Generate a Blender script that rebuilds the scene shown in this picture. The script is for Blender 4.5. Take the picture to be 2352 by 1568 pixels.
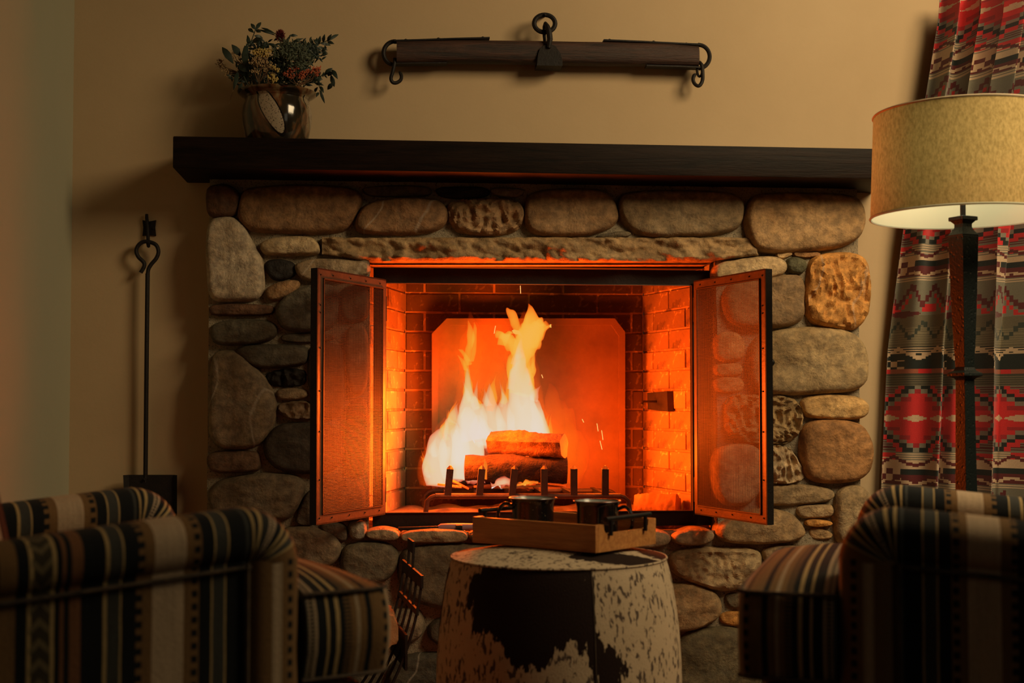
import bpy, bmesh, math, random
from mathutils import Vector, Matrix, noise
PI = math.pi
random.seed(7)
S = bpy.context.scene
COL = S.collection
for o in list(bpy.data.objects): bpy.data.objects.remove(o)

# ------------------------------------------------------------------ camera
CAM = Vector((0.0, -3.65, 0.84))
YAW, PITCH, F, SH = math.atan(270/3000), math.radians(2.0), 3000.0, 37.2
cd = bpy.data.cameras.new('camera'); cam = bpy.data.objects.new('camera', cd); COL.objects.link(cam)
cd.sensor_fit = 'HORIZONTAL'; cd.sensor_width = 36; cd.lens = F/2352*36
cd.shift_y = SH/2352; cd.clip_start = .05
cam.location = CAM; cam.rotation_euler = (PI/2+PITCH, 0, -YAW)
cd.dof.use_dof = True; cd.dof.focus_distance = 3.62; cd.dof.aperture_fstop = 4.2
S.camera = cam

# ------------------------------------------------------------------ world, daylight, exposure
S.view_settings.view_transform = 'Standard'; S.view_settings.look = 'None'
S.view_settings.gamma = 1; S.view_settings.use_curve_mapping = False
S.view_settings.exposure = 0.0
w = bpy.data.worlds.new('world'); S.world = w; w.use_nodes = True
w.node_tree.nodes['Background'].inputs[0].default_value = (1, .74, .46, 1)
w.node_tree.nodes['Background'].inputs[1].default_value = .010
def area(name, loc, target, sx, sy, power, color):
    l = bpy.data.lights.new(name, 'AREA'); l.shape = 'RECTANGLE'; l.size = sx; l.size_y = sy
    l.energy = power; l.color = color
    o = bpy.data.objects.new(name, l); COL.objects.link(o); o.location = loc
    o.rotation_euler = (Vector(target)-Vector(loc)).to_track_quat('-Z', 'Y').to_euler()
    return o
def point(name, loc, power, color, r):
    l = bpy.data.lights.new(name, 'POINT'); l.energy = power; l.color = color; l.shadow_soft_size = r
    o = bpy.data.objects.new(name, l); COL.objects.link(o); o.location = loc; return o
area('window_daylight', (2.15, -1.9, 2.55), (1.25, .1, .95), 1.1, 1.0, 35, (1, .74, .41)).data.spread = math.radians(130)
area('side_window_daylight', (2.3, -3.9, 1.7), (-1.6, -.6, .9), 0.8, 1.0, 1.2, (.92, .85, .62))
# the fire's own light
FIRE = (1, .105, .004)
point('fire_light', (.29, .205, .85), 34, FIRE, .07)
point('fire_light', (.18, .215, .69), 16, FIRE, .06)
point('fire_light', (.47, .43, .70), 4, FIRE, .04)
point('fire_light', (.63, .23, .68), 7, FIRE, .06)

# ------------------------------------------------------------------ picture <-> place
_f = Vector((math.sin(YAW)*math.cos(PITCH), math.cos(YAW)*math.cos(PITCH), math.sin(PITCH)))
_r = Vector((math.cos(YAW), -math.sin(YAW), 0)); _u = _r.cross(_f)
def ray(px, py): return _f + _r*((px-1176)/F) + _u*((784-py+SH)/F)
def P(px, py, y=0.0):
    d = ray(px, py); t = (y-CAM.y)/d.y; return CAM + d*t
def PZ(px, py, z):
    d = ray(px, py); t = (z-CAM.z)/d.z; return CAM + d*t
def pxm(y): return (y-CAM.y)/F     # metres per pixel at depth y

# ------------------------------------------------------------------ mesh helpers
class MB:
    def __init__(s): s.v = []; s.f = []; s.uv = []
    def add(s, v, f, uv=None):
        b = len(s.v); s.v += [Vector(p) for p in v]; s.f += [tuple(i+b for i in q) for q in f]
        s.uv += list(uv) if uv else [(0, 0)]*len(v)
        return s
    def box(s, a, b):
        x0, y0, z0 = a; x1, y1, z1 = b
        s.add([(x0,y0,z0),(x1,y0,z0),(x1,y1,z0),(x0,y1,z0),(x0,y0,z1),(x1,y0,z1),(x1,y1,z1),(x0,y1,z1)],
              [(0,3,2,1),(4,5,6,7),(0,1,5,4),(1,2,6,5),(2,3,7,6),(3,0,4,7)]); return s
    def bar(s, a, b, w, h, up=(0,0,1)):
        a, b = Vector(a), Vector(b); d = (b-a).normalized(); up = Vector(up)
        if abs(d.dot(up)) > .95: up = Vector((0,1,0))
        x = d.cross(up).normalized(); z = x.cross(d)
        q = [(-1,-1),(1,-1),(1,1),(-1,1)]
        s.add([p + x*i*w/2 + z*j*h/2 for p in (a, b) for i, j in q],
              [(3,2,1,0),(4,5,6,7),(0,1,5,4),(1,2,6,5),(2,3,7,6),(3,0,4,7)]); return s
    def tube(s, pts, r, n=8, closed=False, flat=1.0, caps=True, upv=None):
        pts = [Vector(p) for p in pts]; m = len(pts)
        rs = r if isinstance(r, (list, tuple)) else [r]*m
        v = []; uv = []; L = 0; nrm = None
        for i, p in enumerate(pts):
            a = pts[(i-1) % m] if closed else pts[max(i-1, 0)]
            b = pts[(i+1) % m] if closed else pts[min(i+1, m-1)]
            t = (b-a).normalized()
            if nrm is None:
                nrm = Vector(upv) if upv else (Vector((0,1,0)) if abs(t.y) < .9 else Vector((1,0,0)))
            nrm = (nrm - t*nrm.dot(t)).normalized(); bn = t.cross(nrm)
            if i: L += (p-pts[i-1]).length
            for k in range(n):
                an = 2*PI*k/n
                v.append(p + nrm*math.cos(an)*rs[i]*flat + bn*math.sin(an)*rs[i]); uv.append((L, k/n*.3))
        f = []
        for i in range(m if closed else m-1):
            for k in range(n):
                j = (i+1) % m
                f.append((i*n+k, i*n+(k+1) % n, j*n+(k+1) % n, j*n+k))
        if not closed and caps:
            f.append(tuple(reversed(range(n)))); f.append(tuple((m-1)*n+k for k in range(n)))
        s.add(v, f, uv); return s
    def lathe(s, prof, c=(0,0,0), n=48, cap0=True, cap1=False):
        c = Vector(c); v = []; uv = []; L = 0
        for i, (r, z) in enumerate(prof):
            if i: L += math.hypot(r-prof[i-1][0], z-prof[i-1][1])
            for k in range(n):
                a = 2*PI*k/n; v.append(c+Vector((r*math.cos(a), r*math.sin(a), z))); uv.append((k/n, L))
        f = []
        for i in range(len(prof)-1):
            for k in range(n): f.append((i*n+k, i*n+(k+1) % n, (i+1)*n+(k+1) % n, (i+1)*n+k))
        if cap0: f.append(tuple(reversed(range(n))))
        if cap1: f.append(tuple((len(prof)-1)*n+k for k in range(n)))
        s.add(v, f, uv); return s
def worigin(o):
    m = Matrix.Identity(4)
    ch = []
    while o: ch.append(o); o = o.parent
    for q in reversed(ch): m = m @ q.matrix_basis
    return m
def link(name, mb, m, parent=None, smooth=True, local=False, origin=None, bevel=0, flatang=None):
    me = bpy.data.meshes.new(name)
    o = bpy.data.objects.new(name, me); COL.objects.link(o)
    if origin is not None: o.location = origin
    if parent: o.parent = parent
    v = mb.v
    if not local:
        mi = worigin(o).inverted(); v = [mi @ p for p in v]
        if origin is not None and parent:
            # origin given in world space
            o.location = worigin(parent).inverted() @ Vector(origin)
            mi = worigin(o).inverted(); v = [mi @ p for p in mb.v]
    me.from_pydata([tuple(p) for p in v], [], mb.f)
    uvl = me.uv_layers.new(name='UVMap')
    for lp in me.loops: uvl.data[lp.index].uv = mb.uv[lp.vertex_index]
    if bevel:
        bm = bmesh.new(); bm.from_mesh(me)
        bmesh.ops.remove_doubles(bm, verts=bm.verts, dist=1e-6)
        es = [e for e in bm.edges if len(e.link_faces) == 2 and e.calc_face_angle(0) > .6]
        bmesh.ops.bevel(bm, geom=es, offset=bevel, segments=2, affect='EDGES', profile=.6)
        bm.to_mesh(me); bm.free()
    if smooth:
        me.polygons.foreach_set('use_smooth', [True]*len(me.polygons))
        me.set_sharp_from_angle(angle=math.radians(flatang or 40))
    me.materials.append(m); me.update()
    return o
def thing(name, label, cat, loc=(0,0,0), rz=0, group=None, kind=None):
    o = bpy.data.objects.new(name, None); COL.objects.link(o)
    o.location = loc; o.rotation_euler = (0,0,rz); return tag(o, label, cat, group, kind)
def tag(o, label, cat, group=None, kind=None):
    o['label'] = label; o['category'] = cat
    if group: o['group'] = group
    if kind: o['kind'] = kind
    return o
def clone(o, parent=None):
    c = o.copy(); COL.objects.link(c); c.parent = parent
    for ch in list(o.children): clone(ch, c)
    return c

# ------------------------------------------------------------------ materials
def lin(c):  # sRGB 0-255 -> linear
    return tuple((x/255/12.92) if x/255 <= .04045 else ((x/255+.055)/1.055)**2.4 for x in c)
class NT:
    def __init__(s, name):
        s.m = bpy.data.materials.new(name); s.m.use_nodes = True; s.t = s.m.node_tree
        s.b = s.t.nodes['Principled BSDF']; s.out = s.t.nodes['Material Output']
    def n(s, typ, ins=None, **kw):
        x = s.t.nodes.new(typ)
        for k, v in kw.items(): setattr(x, k, v)
        for k, v in (ins or {}).items():
            if isinstance(v, bpy.types.NodeSocket): s.t.links.new(v, x.inputs[k])
            else: x.inputs[k].default_value = v
        return x
    def L(s, a, b): s.t.links.new(a, b)
    def set(s, **kw):
        for k, v in kw.items():
            k = k.replace('_', ' ')
            if isinstance(v, bpy.types.NodeSocket): s.L(v, s.b.inputs[k])
            else: s.b.inputs[k].default_value = v
        return s
    def noise(s, vec, scale, detail=4, rough=.6, dist=0):
        return s.n('ShaderNodeTexNoise', {'Vector': vec, 'Scale': scale, 'Detail': detail, 'Roughness': rough, 'Distortion': dist}).outputs[0]
    def ramp(s, fac, els, interp='LINEAR'):
        r = s.n('ShaderNodeValToRGB', {0: fac}); cr = r.color_ramp; cr.interpolation = interp
        while len(cr.elements) < len(els): cr.elements.new(.5)
        for e, (p, c) in zip(cr.elements, els):
            e.position = p; e.color = (*c, 1) if len(c) == 3 else c
        return r.outputs[0]
    def mix(s, fac, a, b, typ='MIX'):
        x = s.n('ShaderNodeMix', data_type='RGBA', blend_type=typ)
        for i, v in ((0, fac), (6, a), (7, b)):
            if isinstance(v, bpy.types.NodeSocket): s.L(v, x.inputs[i])
            elif i and len(v) == 3: x.inputs[i].default_value = (*v, 1)
            else: x.inputs[i].default_value = v
        return x.outputs[2]
    def math(s, op, a, b=0, c=None):
        x = s.n('ShaderNodeMath', operation=op)
        for i, v in ((0, a), (1, b), (2, c)):
            if v is None: continue
            if isinstance(v, bpy.types.NodeSocket): s.L(v, x.inputs[i])
            else: x.inputs[i].default_value = v
        return x.outputs[0]
    def bump(s, h, strength, dist=.01):
        b = s.n('ShaderNodeBump', {'Height': h, 'Strength': strength, 'Distance': dist}); s.L(b.outputs[0], s.b.inputs['Normal']); return s
    def obj(s): return s.n('ShaderNodeTexCoord').outputs['Object']
def simple(name, c1, c2=None, scale=20, rough=.6, metal=0, bump=0, bscale=60, stretch=None, bd=.005):
    t = NT(name); v = t.obj()
    if stretch: v = t.n('ShaderNodeMapping', {'Vector': v, 'Scale': stretch}).outputs[0]
    t.set(Roughness=rough, Metallic=metal)
    n1 = t.noise(v, scale, 6, .65)
    t.set(Base_Color=t.mix(t.ramp(n1, [(.3, (0,0,0)), (.7, (1,1,1))]), c1, c2 or tuple(x*.7 for x in c1)))
    if bump: t.bump(t.noise(v, bscale, 5, .7), bump, bd)
    return t.m
M = {}
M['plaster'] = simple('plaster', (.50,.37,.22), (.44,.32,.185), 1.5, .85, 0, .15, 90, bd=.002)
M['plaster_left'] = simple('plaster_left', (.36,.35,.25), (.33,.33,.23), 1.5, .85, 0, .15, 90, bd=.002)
M['floor'] = simple('floor_wood', (.12,.06,.03), (.08,.04,.02), 3, .4, 0, .2, 30, (1,12,1))
M['iron'] = simple('black_iron', (.012,.012,.013), (.02,.018,.016), 30, .45, .6, .25, 80)
M['iron_matte'] = simple('matte_iron', (.007,.006,.006), (.014,.010,.008), 25, .6, .0, .3, 80)
M['iron_matte'].node_tree.nodes['Principled BSDF'].inputs['Specular IOR Level'].default_value = .25
M['hot_iron'] = simple('sooty_iron', (.055,.04,.03), (.03,.02,.016), 25, .6, .3, .4, 60)
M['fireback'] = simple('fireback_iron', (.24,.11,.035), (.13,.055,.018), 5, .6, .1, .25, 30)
M['door_iron'] = simple('door_iron', (.13,.08,.05), (.07,.045,.03), 20, .42, .3, .2, 80)
M['wire'] = simple('screen_wire', (.07,.045,.028), (.05,.03,.02), 20, .5, .3)
M['soot'] = simple('soot', (.03,.022,.018), (.015,.012,.01), 8, .9)
M['ash'] = simple('ash', (.22,.15,.09), (.07,.05,.03), 15, .95, 0, .6, 40)
# stone with the tone of the object
def stone_mat():
    t = NT('river_stone'); v = t.obj(); oc = t.n('ShaderNodeObjectInfo')
    big = t.noise(v, 7, 5, .6); fine = t.noise(v, 160, 4, .7); mid = t.noise(v, 38, 6, .7)
    c = t.mix(t.ramp(big, [(.35,(0,0,0)),(.7,(1,1,1))]), t.mix(1, oc.outputs['Color'], (.60,.54,.46), 'MULTIPLY'), oc.outputs['Color'])
    c = t.mix(t.ramp(mid, [(.40,(0,0,0)),(.66,(1,1,1))]), t.mix(1, c, (.72,.70,.66), 'MULTIPLY'), t.mix(1, c, (1.5,1.42,1.25), 'MULTIPLY'))
    c = t.mix(t.ramp(fine, [(.62,(0,0,0)),(.72,(.5,.5,.5))]), c, t.mix(1, c, (1.7,1.65,1.5), 'MULTIPLY'))
    # thin pale mineral veins
    vo = t.n('ShaderNodeTexWave', {'Vector': v, 'Scale': 2.2, 'Distortion': 9, 'Detail': 3, 'Detail Scale': 1.2}).outputs['Fac']
    ln = t.math('MULTIPLY', t.ramp(vo, [(.99,(0,0,0)),(1.0,(.3,.3,.3))]), t.math('GREATER_THAN', oc.outputs['Random'], .72))
    c = t.mix(ln, c, (.55,.48,.38))
    t.set(Base_Color=c, Roughness=.72, Specular_IOR_Level=.35)
    h = t.math('ADD', t.math('MULTIPLY', mid, .8), t.math('MULTIPLY', fine, .25))
    t.bump(h, .9, .008); return t.m
M['stone'] = stone_mat()
def mortar_mat():
    t = NT('sandy_mortar'); v = t.obj()
    n1 = t.noise(v, 9, 4); n2 = t.noise(v, 180, 4, .8); n3 = t.noise(v, 45, 5, .7)
    c = t.mix(n1, (.40,.33,.22), (.30,.25,.17)); c = t.mix(t.ramp(n2, [(.36,(1,1,1)),(.46,(0,0,0))]), c, (.06,.05,.04))
    t.set(Base_Color=c, Roughness=.95); t.bump(t.math('ADD', n3, t.math('MULTIPLY', n2, .6)), .9, .008); return t.m
M['mortar'] = mortar_mat()
def brick_mat():
    t = NT('firebrick'); v = t.obj(); oc = t.n('ShaderNodeObjectInfo')
    n1 = t.noise(v, 9, 5); n2 = t.noise(v, 60, 5, .7); n3 = t.noise(v, 26, 3, .5, 1.5)
    c = t.mix(n1, (.30,.17,.07), (.60,.38,.16)); c = t.mix(t.ramp(n3, [(.60,(0,0,0)),(.66,(1,1,1))]), c, (.85,.62,.3))
    c = t.mix(t.ramp(t.noise(v, 14, 4), [(.30,(1,1,1)),(.42,(0,0,0))]), c, (.14,.09,.07))
    t.set(Base_Color=t.mix(1, c, oc.outputs['Color'], 'MULTIPLY'), Roughness=.85); t.bump(n2, .5, .006); return t.m
M['brick'] = brick_mat()
def wood_mat(name, c1, c2, rough=.45, axis='X', sc=1.0, bump=.3):
    t = NT(name); v = t.obj(); st = {'X': (1.2,14,14), 'Y': (14,1.2,14), 'Z': (14,14,1.2)}[axis]
    mp = t.n('ShaderNodeMapping', {'Vector': v, 'Scale': tuple(a*sc for a in st)}).outputs[0]
    n1 = t.noise(mp, 3, 6, .65, .6); n2 = t.noise(mp, 14, 4, .7)
    f = t.ramp(t.math('ADD', t.math('MULTIPLY', n1, .7), t.math('MULTIPLY', n2, .3)), [(.38,(0,0,0)),(.62,(1,1,1))])
    t.set(Base_Color=t.mix(f, c1, c2), Roughness=rough); t.bump(f, bump, .002); return t.m
M['mantel_wood'] = wood_mat('dark_mantel_wood', (.003,.002,.0018), (.014,.007,.0045), .55)
M['mantel_wood'].node_tree.nodes['Principled BSDF'].inputs['Specular IOR Level'].default_value = .12
M['yoke_wood'] = wood_mat('weathered_wood', (.008,.004,.003), (.055,.02,.011), .6, 'X', 1.6, .6)
M['tray_wood'] = wood_mat('acacia_wood', (.34,.13,.035), (.55,.25,.07), .45, 'X', 2)
M['bark'] = simple('rough_bark', (.20,.09,.04), (.03,.015,.01), 28, .9, 0, 1.0, 50, bd=.01)
M['charred'] = simple('charred_bark', (.05,.022,.012), (.006,.004,.004), 24, .9, 0, 1.0, 40, bd=.012)
M['cutwood'] = simple('cut_wood', (.45,.24,.10), (.30,.15,.06), 20, .8, 0, .5, 50)
M['ember'] = None
# striped blanket fabric: u runs across the stripes in metres, v along them
CR, BR, BK, TN, GY, OL, RU, TP = (.52,.39,.26), (.21,.12,.05), (.010,.012,.014), (.46,.33,.15), (.055,.057,.052), (.055,.045,.028), (.22,.10,.045), (.40,.30,.19)
def fabric_mat(name, segs, u0, u1, dots=(), ticks=(), zig=(), segs2=None, usplit=0, u2=1):
    t = NT(name); uv = t.n('ShaderNodeTexCoord').outputs['UV']
    sp = t.n('ShaderNodeSeparateXYZ', {0: uv}); U, V = sp.outputs[0], sp.outputs[1]
    U = t.math('ADD', U, t.math('MULTIPLY', t.math('SUBTRACT', t.noise(uv, 14, 2), .5), .0018))
    def rmp(sg, a, b): return t.ramp(t.math('DIVIDE', t.math('SUBTRACT', U, a), b-a), [((x-a)/(b-a), c) for x, c in sg], 'CONSTANT')
    c = rmp(segs, u0, u1)
    if segs2: c = t.mix(t.math('GREATER_THAN', U, usplit), c, rmp(segs2, usplit, u2))
    band = lambda a, b: t.math('MULTIPLY', t.math('GREATER_THAN', U, a), t.math('LESS_THAN', U, b))
    for a, b, per in dots: c = t.mix(t.math('MULTIPLY', band(a, b), t.math('LESS_THAN', t.math('FRACT', t.math('DIVIDE', V, per)), .52)), c, BK)
    for a, b, per in ticks:
        tk = t.math('LESS_THAN', t.math('FRACT', t.math('DIVIDE', V, per)), .42); w_ = b-a
        c = t.mix(t.math('MULTIPLY', t.math('MAXIMUM', band(a+w_*.12, a+w_*.42), band(a+w_*.58, a+w_*.88)), tk), c, BK); c = t.mix(band(a+w_*.42, a+w_*.58), c, BK)
    for a, b in zig:
        tri = t.math('ABSOLUTE', t.math('SUBTRACT', U, (a+b)/2))
        z = t.math('LESS_THAN', t.math('FRACT', t.math('ADD', t.math('DIVIDE', V, .024), t.math('MULTIPLY', tri, 42))), .38)
        c = t.mix(t.math('MULTIPLY', band(a, b), z), c, (.17,.135,.075))
    ob = t.obj(); n = t.noise(ob, 260, 3, .7); n2 = t.noise(ob, 12, 4)
    st = t.noise(t.n('ShaderNodeMapping', {'Vector': uv, 'Scale': (1,.05,1)}).outputs[0], 190, 3, .7)
    c = t.mix(.6, c, t.mix(st, (.45,.45,.45), (1.5,1.5,1.5)), 'MULTIPLY')
    c = t.mix(.4, c, t.mix(n, (.35,.35,.35), (1.5,1.5,1.5)), 'MULTIPLY')
    t.set(Base_Color=c, Roughness=.9, Sheen_Weight=.03, Sheen_Roughness=.5, Specular_IOR_Level=.2); t.bump(t.math('ADD', n, n2), .35, .003)
    return t.m
AS = [(-.66,BK),(-.60,TN),(-.59,OL),(-.54,CR),(-.48,BK),(-.40,BR),(-.379,BK),(-.3659,TN),(-.3624,OL),(-.3383,TN),(-.3342,BK),(-.3281,RU),(-.323,BK),(-.3179,RU),(-.3024,BK),(-.2761,TN),(-.2724,GY),(-.2574,TN),
      (-.2542,BK),(-.2374,BR),(-.2166,CR),(-.1762,BR),(-.1562,BK),(-.14,TN),(-.137,GY),(-.1224,TN),(-.1194,BK),(-.098,GY),(-.094,BK)]
S2 = [(-.0876,TN),(-.0845,BK),(-.079,TN),(-.0755,(.03,.03,.028)),(-.0665,CR),(-.058,BK),(-.0505,TN),(-.0475,BK),(-.0435,TN),(-.0395,GY),(-.032,TN),(-.029,BR),(-.012,TP)]
M['fabric'] = fabric_mat('striped_woven_fabric', AS, -.66, -.0877, dots=((-.236,-.2275,.0165),(-.1648,-.157,.0165)), ticks=((-.0665,-.058,.0052),), zig=((-.3624,-.3383),), segs2=S2, usplit=-.0877, u2=.03)
M['fabric_post'] = fabric_mat('striped_woven_fabric_front', [(0,TN),(.03,BK),(.09,BR),(.42,TP),(.46,CR),(.55,TP),(.60,BR),(.70,BR),(.79,BR),(.95,TP)], 0, 1.001, dots=((.70,.79,.0165),))
q = .1425
M['fabric_cushion'] = fabric_mat('striped_woven_fabric_cushion', [(x*q, c) for x, c in ((-2.4,BR),(-2.2,CR),(-2.0,BK),(-1.8,TN),(-1.6,BR),(-1.45,CR),(-1.2,BK),(-1.1,BR),(-.9,TP),(-.7,BK),(-.62,RU),(-.3,TN),(-.2,BK),(0,GY),(.05,TP),(.14,BK),(.24,TN),(.27,BK),(.33,TN),(.37,BK),(.43,BR),(.54,TP),(.58,BR),(.65,BK),(.71,BR),(.83,BR),(.885,TP),(.925,CR),(.965,BR))], -2.4*q, 1.02*q,
     dots=((.835*q,.88*q,.0165),(.43*q,.50*q,.0052)), ticks=((.05*q,.14*q,.0052),))
M['piping'] = simple('dark_piping', (.02,.018,.015), (.12,.08,.05), 40, .9, 0, .3, 200)

# ------------------------------------------------------------------ setting
YW = .08
def struct(o): o['kind'] = 'structure'; return o
xL = P(163, 700, YW).x
a0 = P(850, 1215, YW); a1 = P(1648, 600, YW)
ox0, ox1, oz0, oz1 = a0.x-.03, a1.x+.03, .44, 1.30
mb = MB()
for (x0,x1,z0,z1) in ((xL,ox0,0,2.6),(ox1,3.2,0,2.6),(ox0,ox1,0,oz0),(ox0,ox1,oz1,2.6)):
    mb.box((x0,YW,z0),(x1,YW+.1,z1))
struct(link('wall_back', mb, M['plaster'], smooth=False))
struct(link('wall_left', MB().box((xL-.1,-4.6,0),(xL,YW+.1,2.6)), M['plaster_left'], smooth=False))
struct(link('floor', MB().box((xL-.1,-5,-.05),(3.2,YW+.1,0)), M['floor'], smooth=False))

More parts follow.
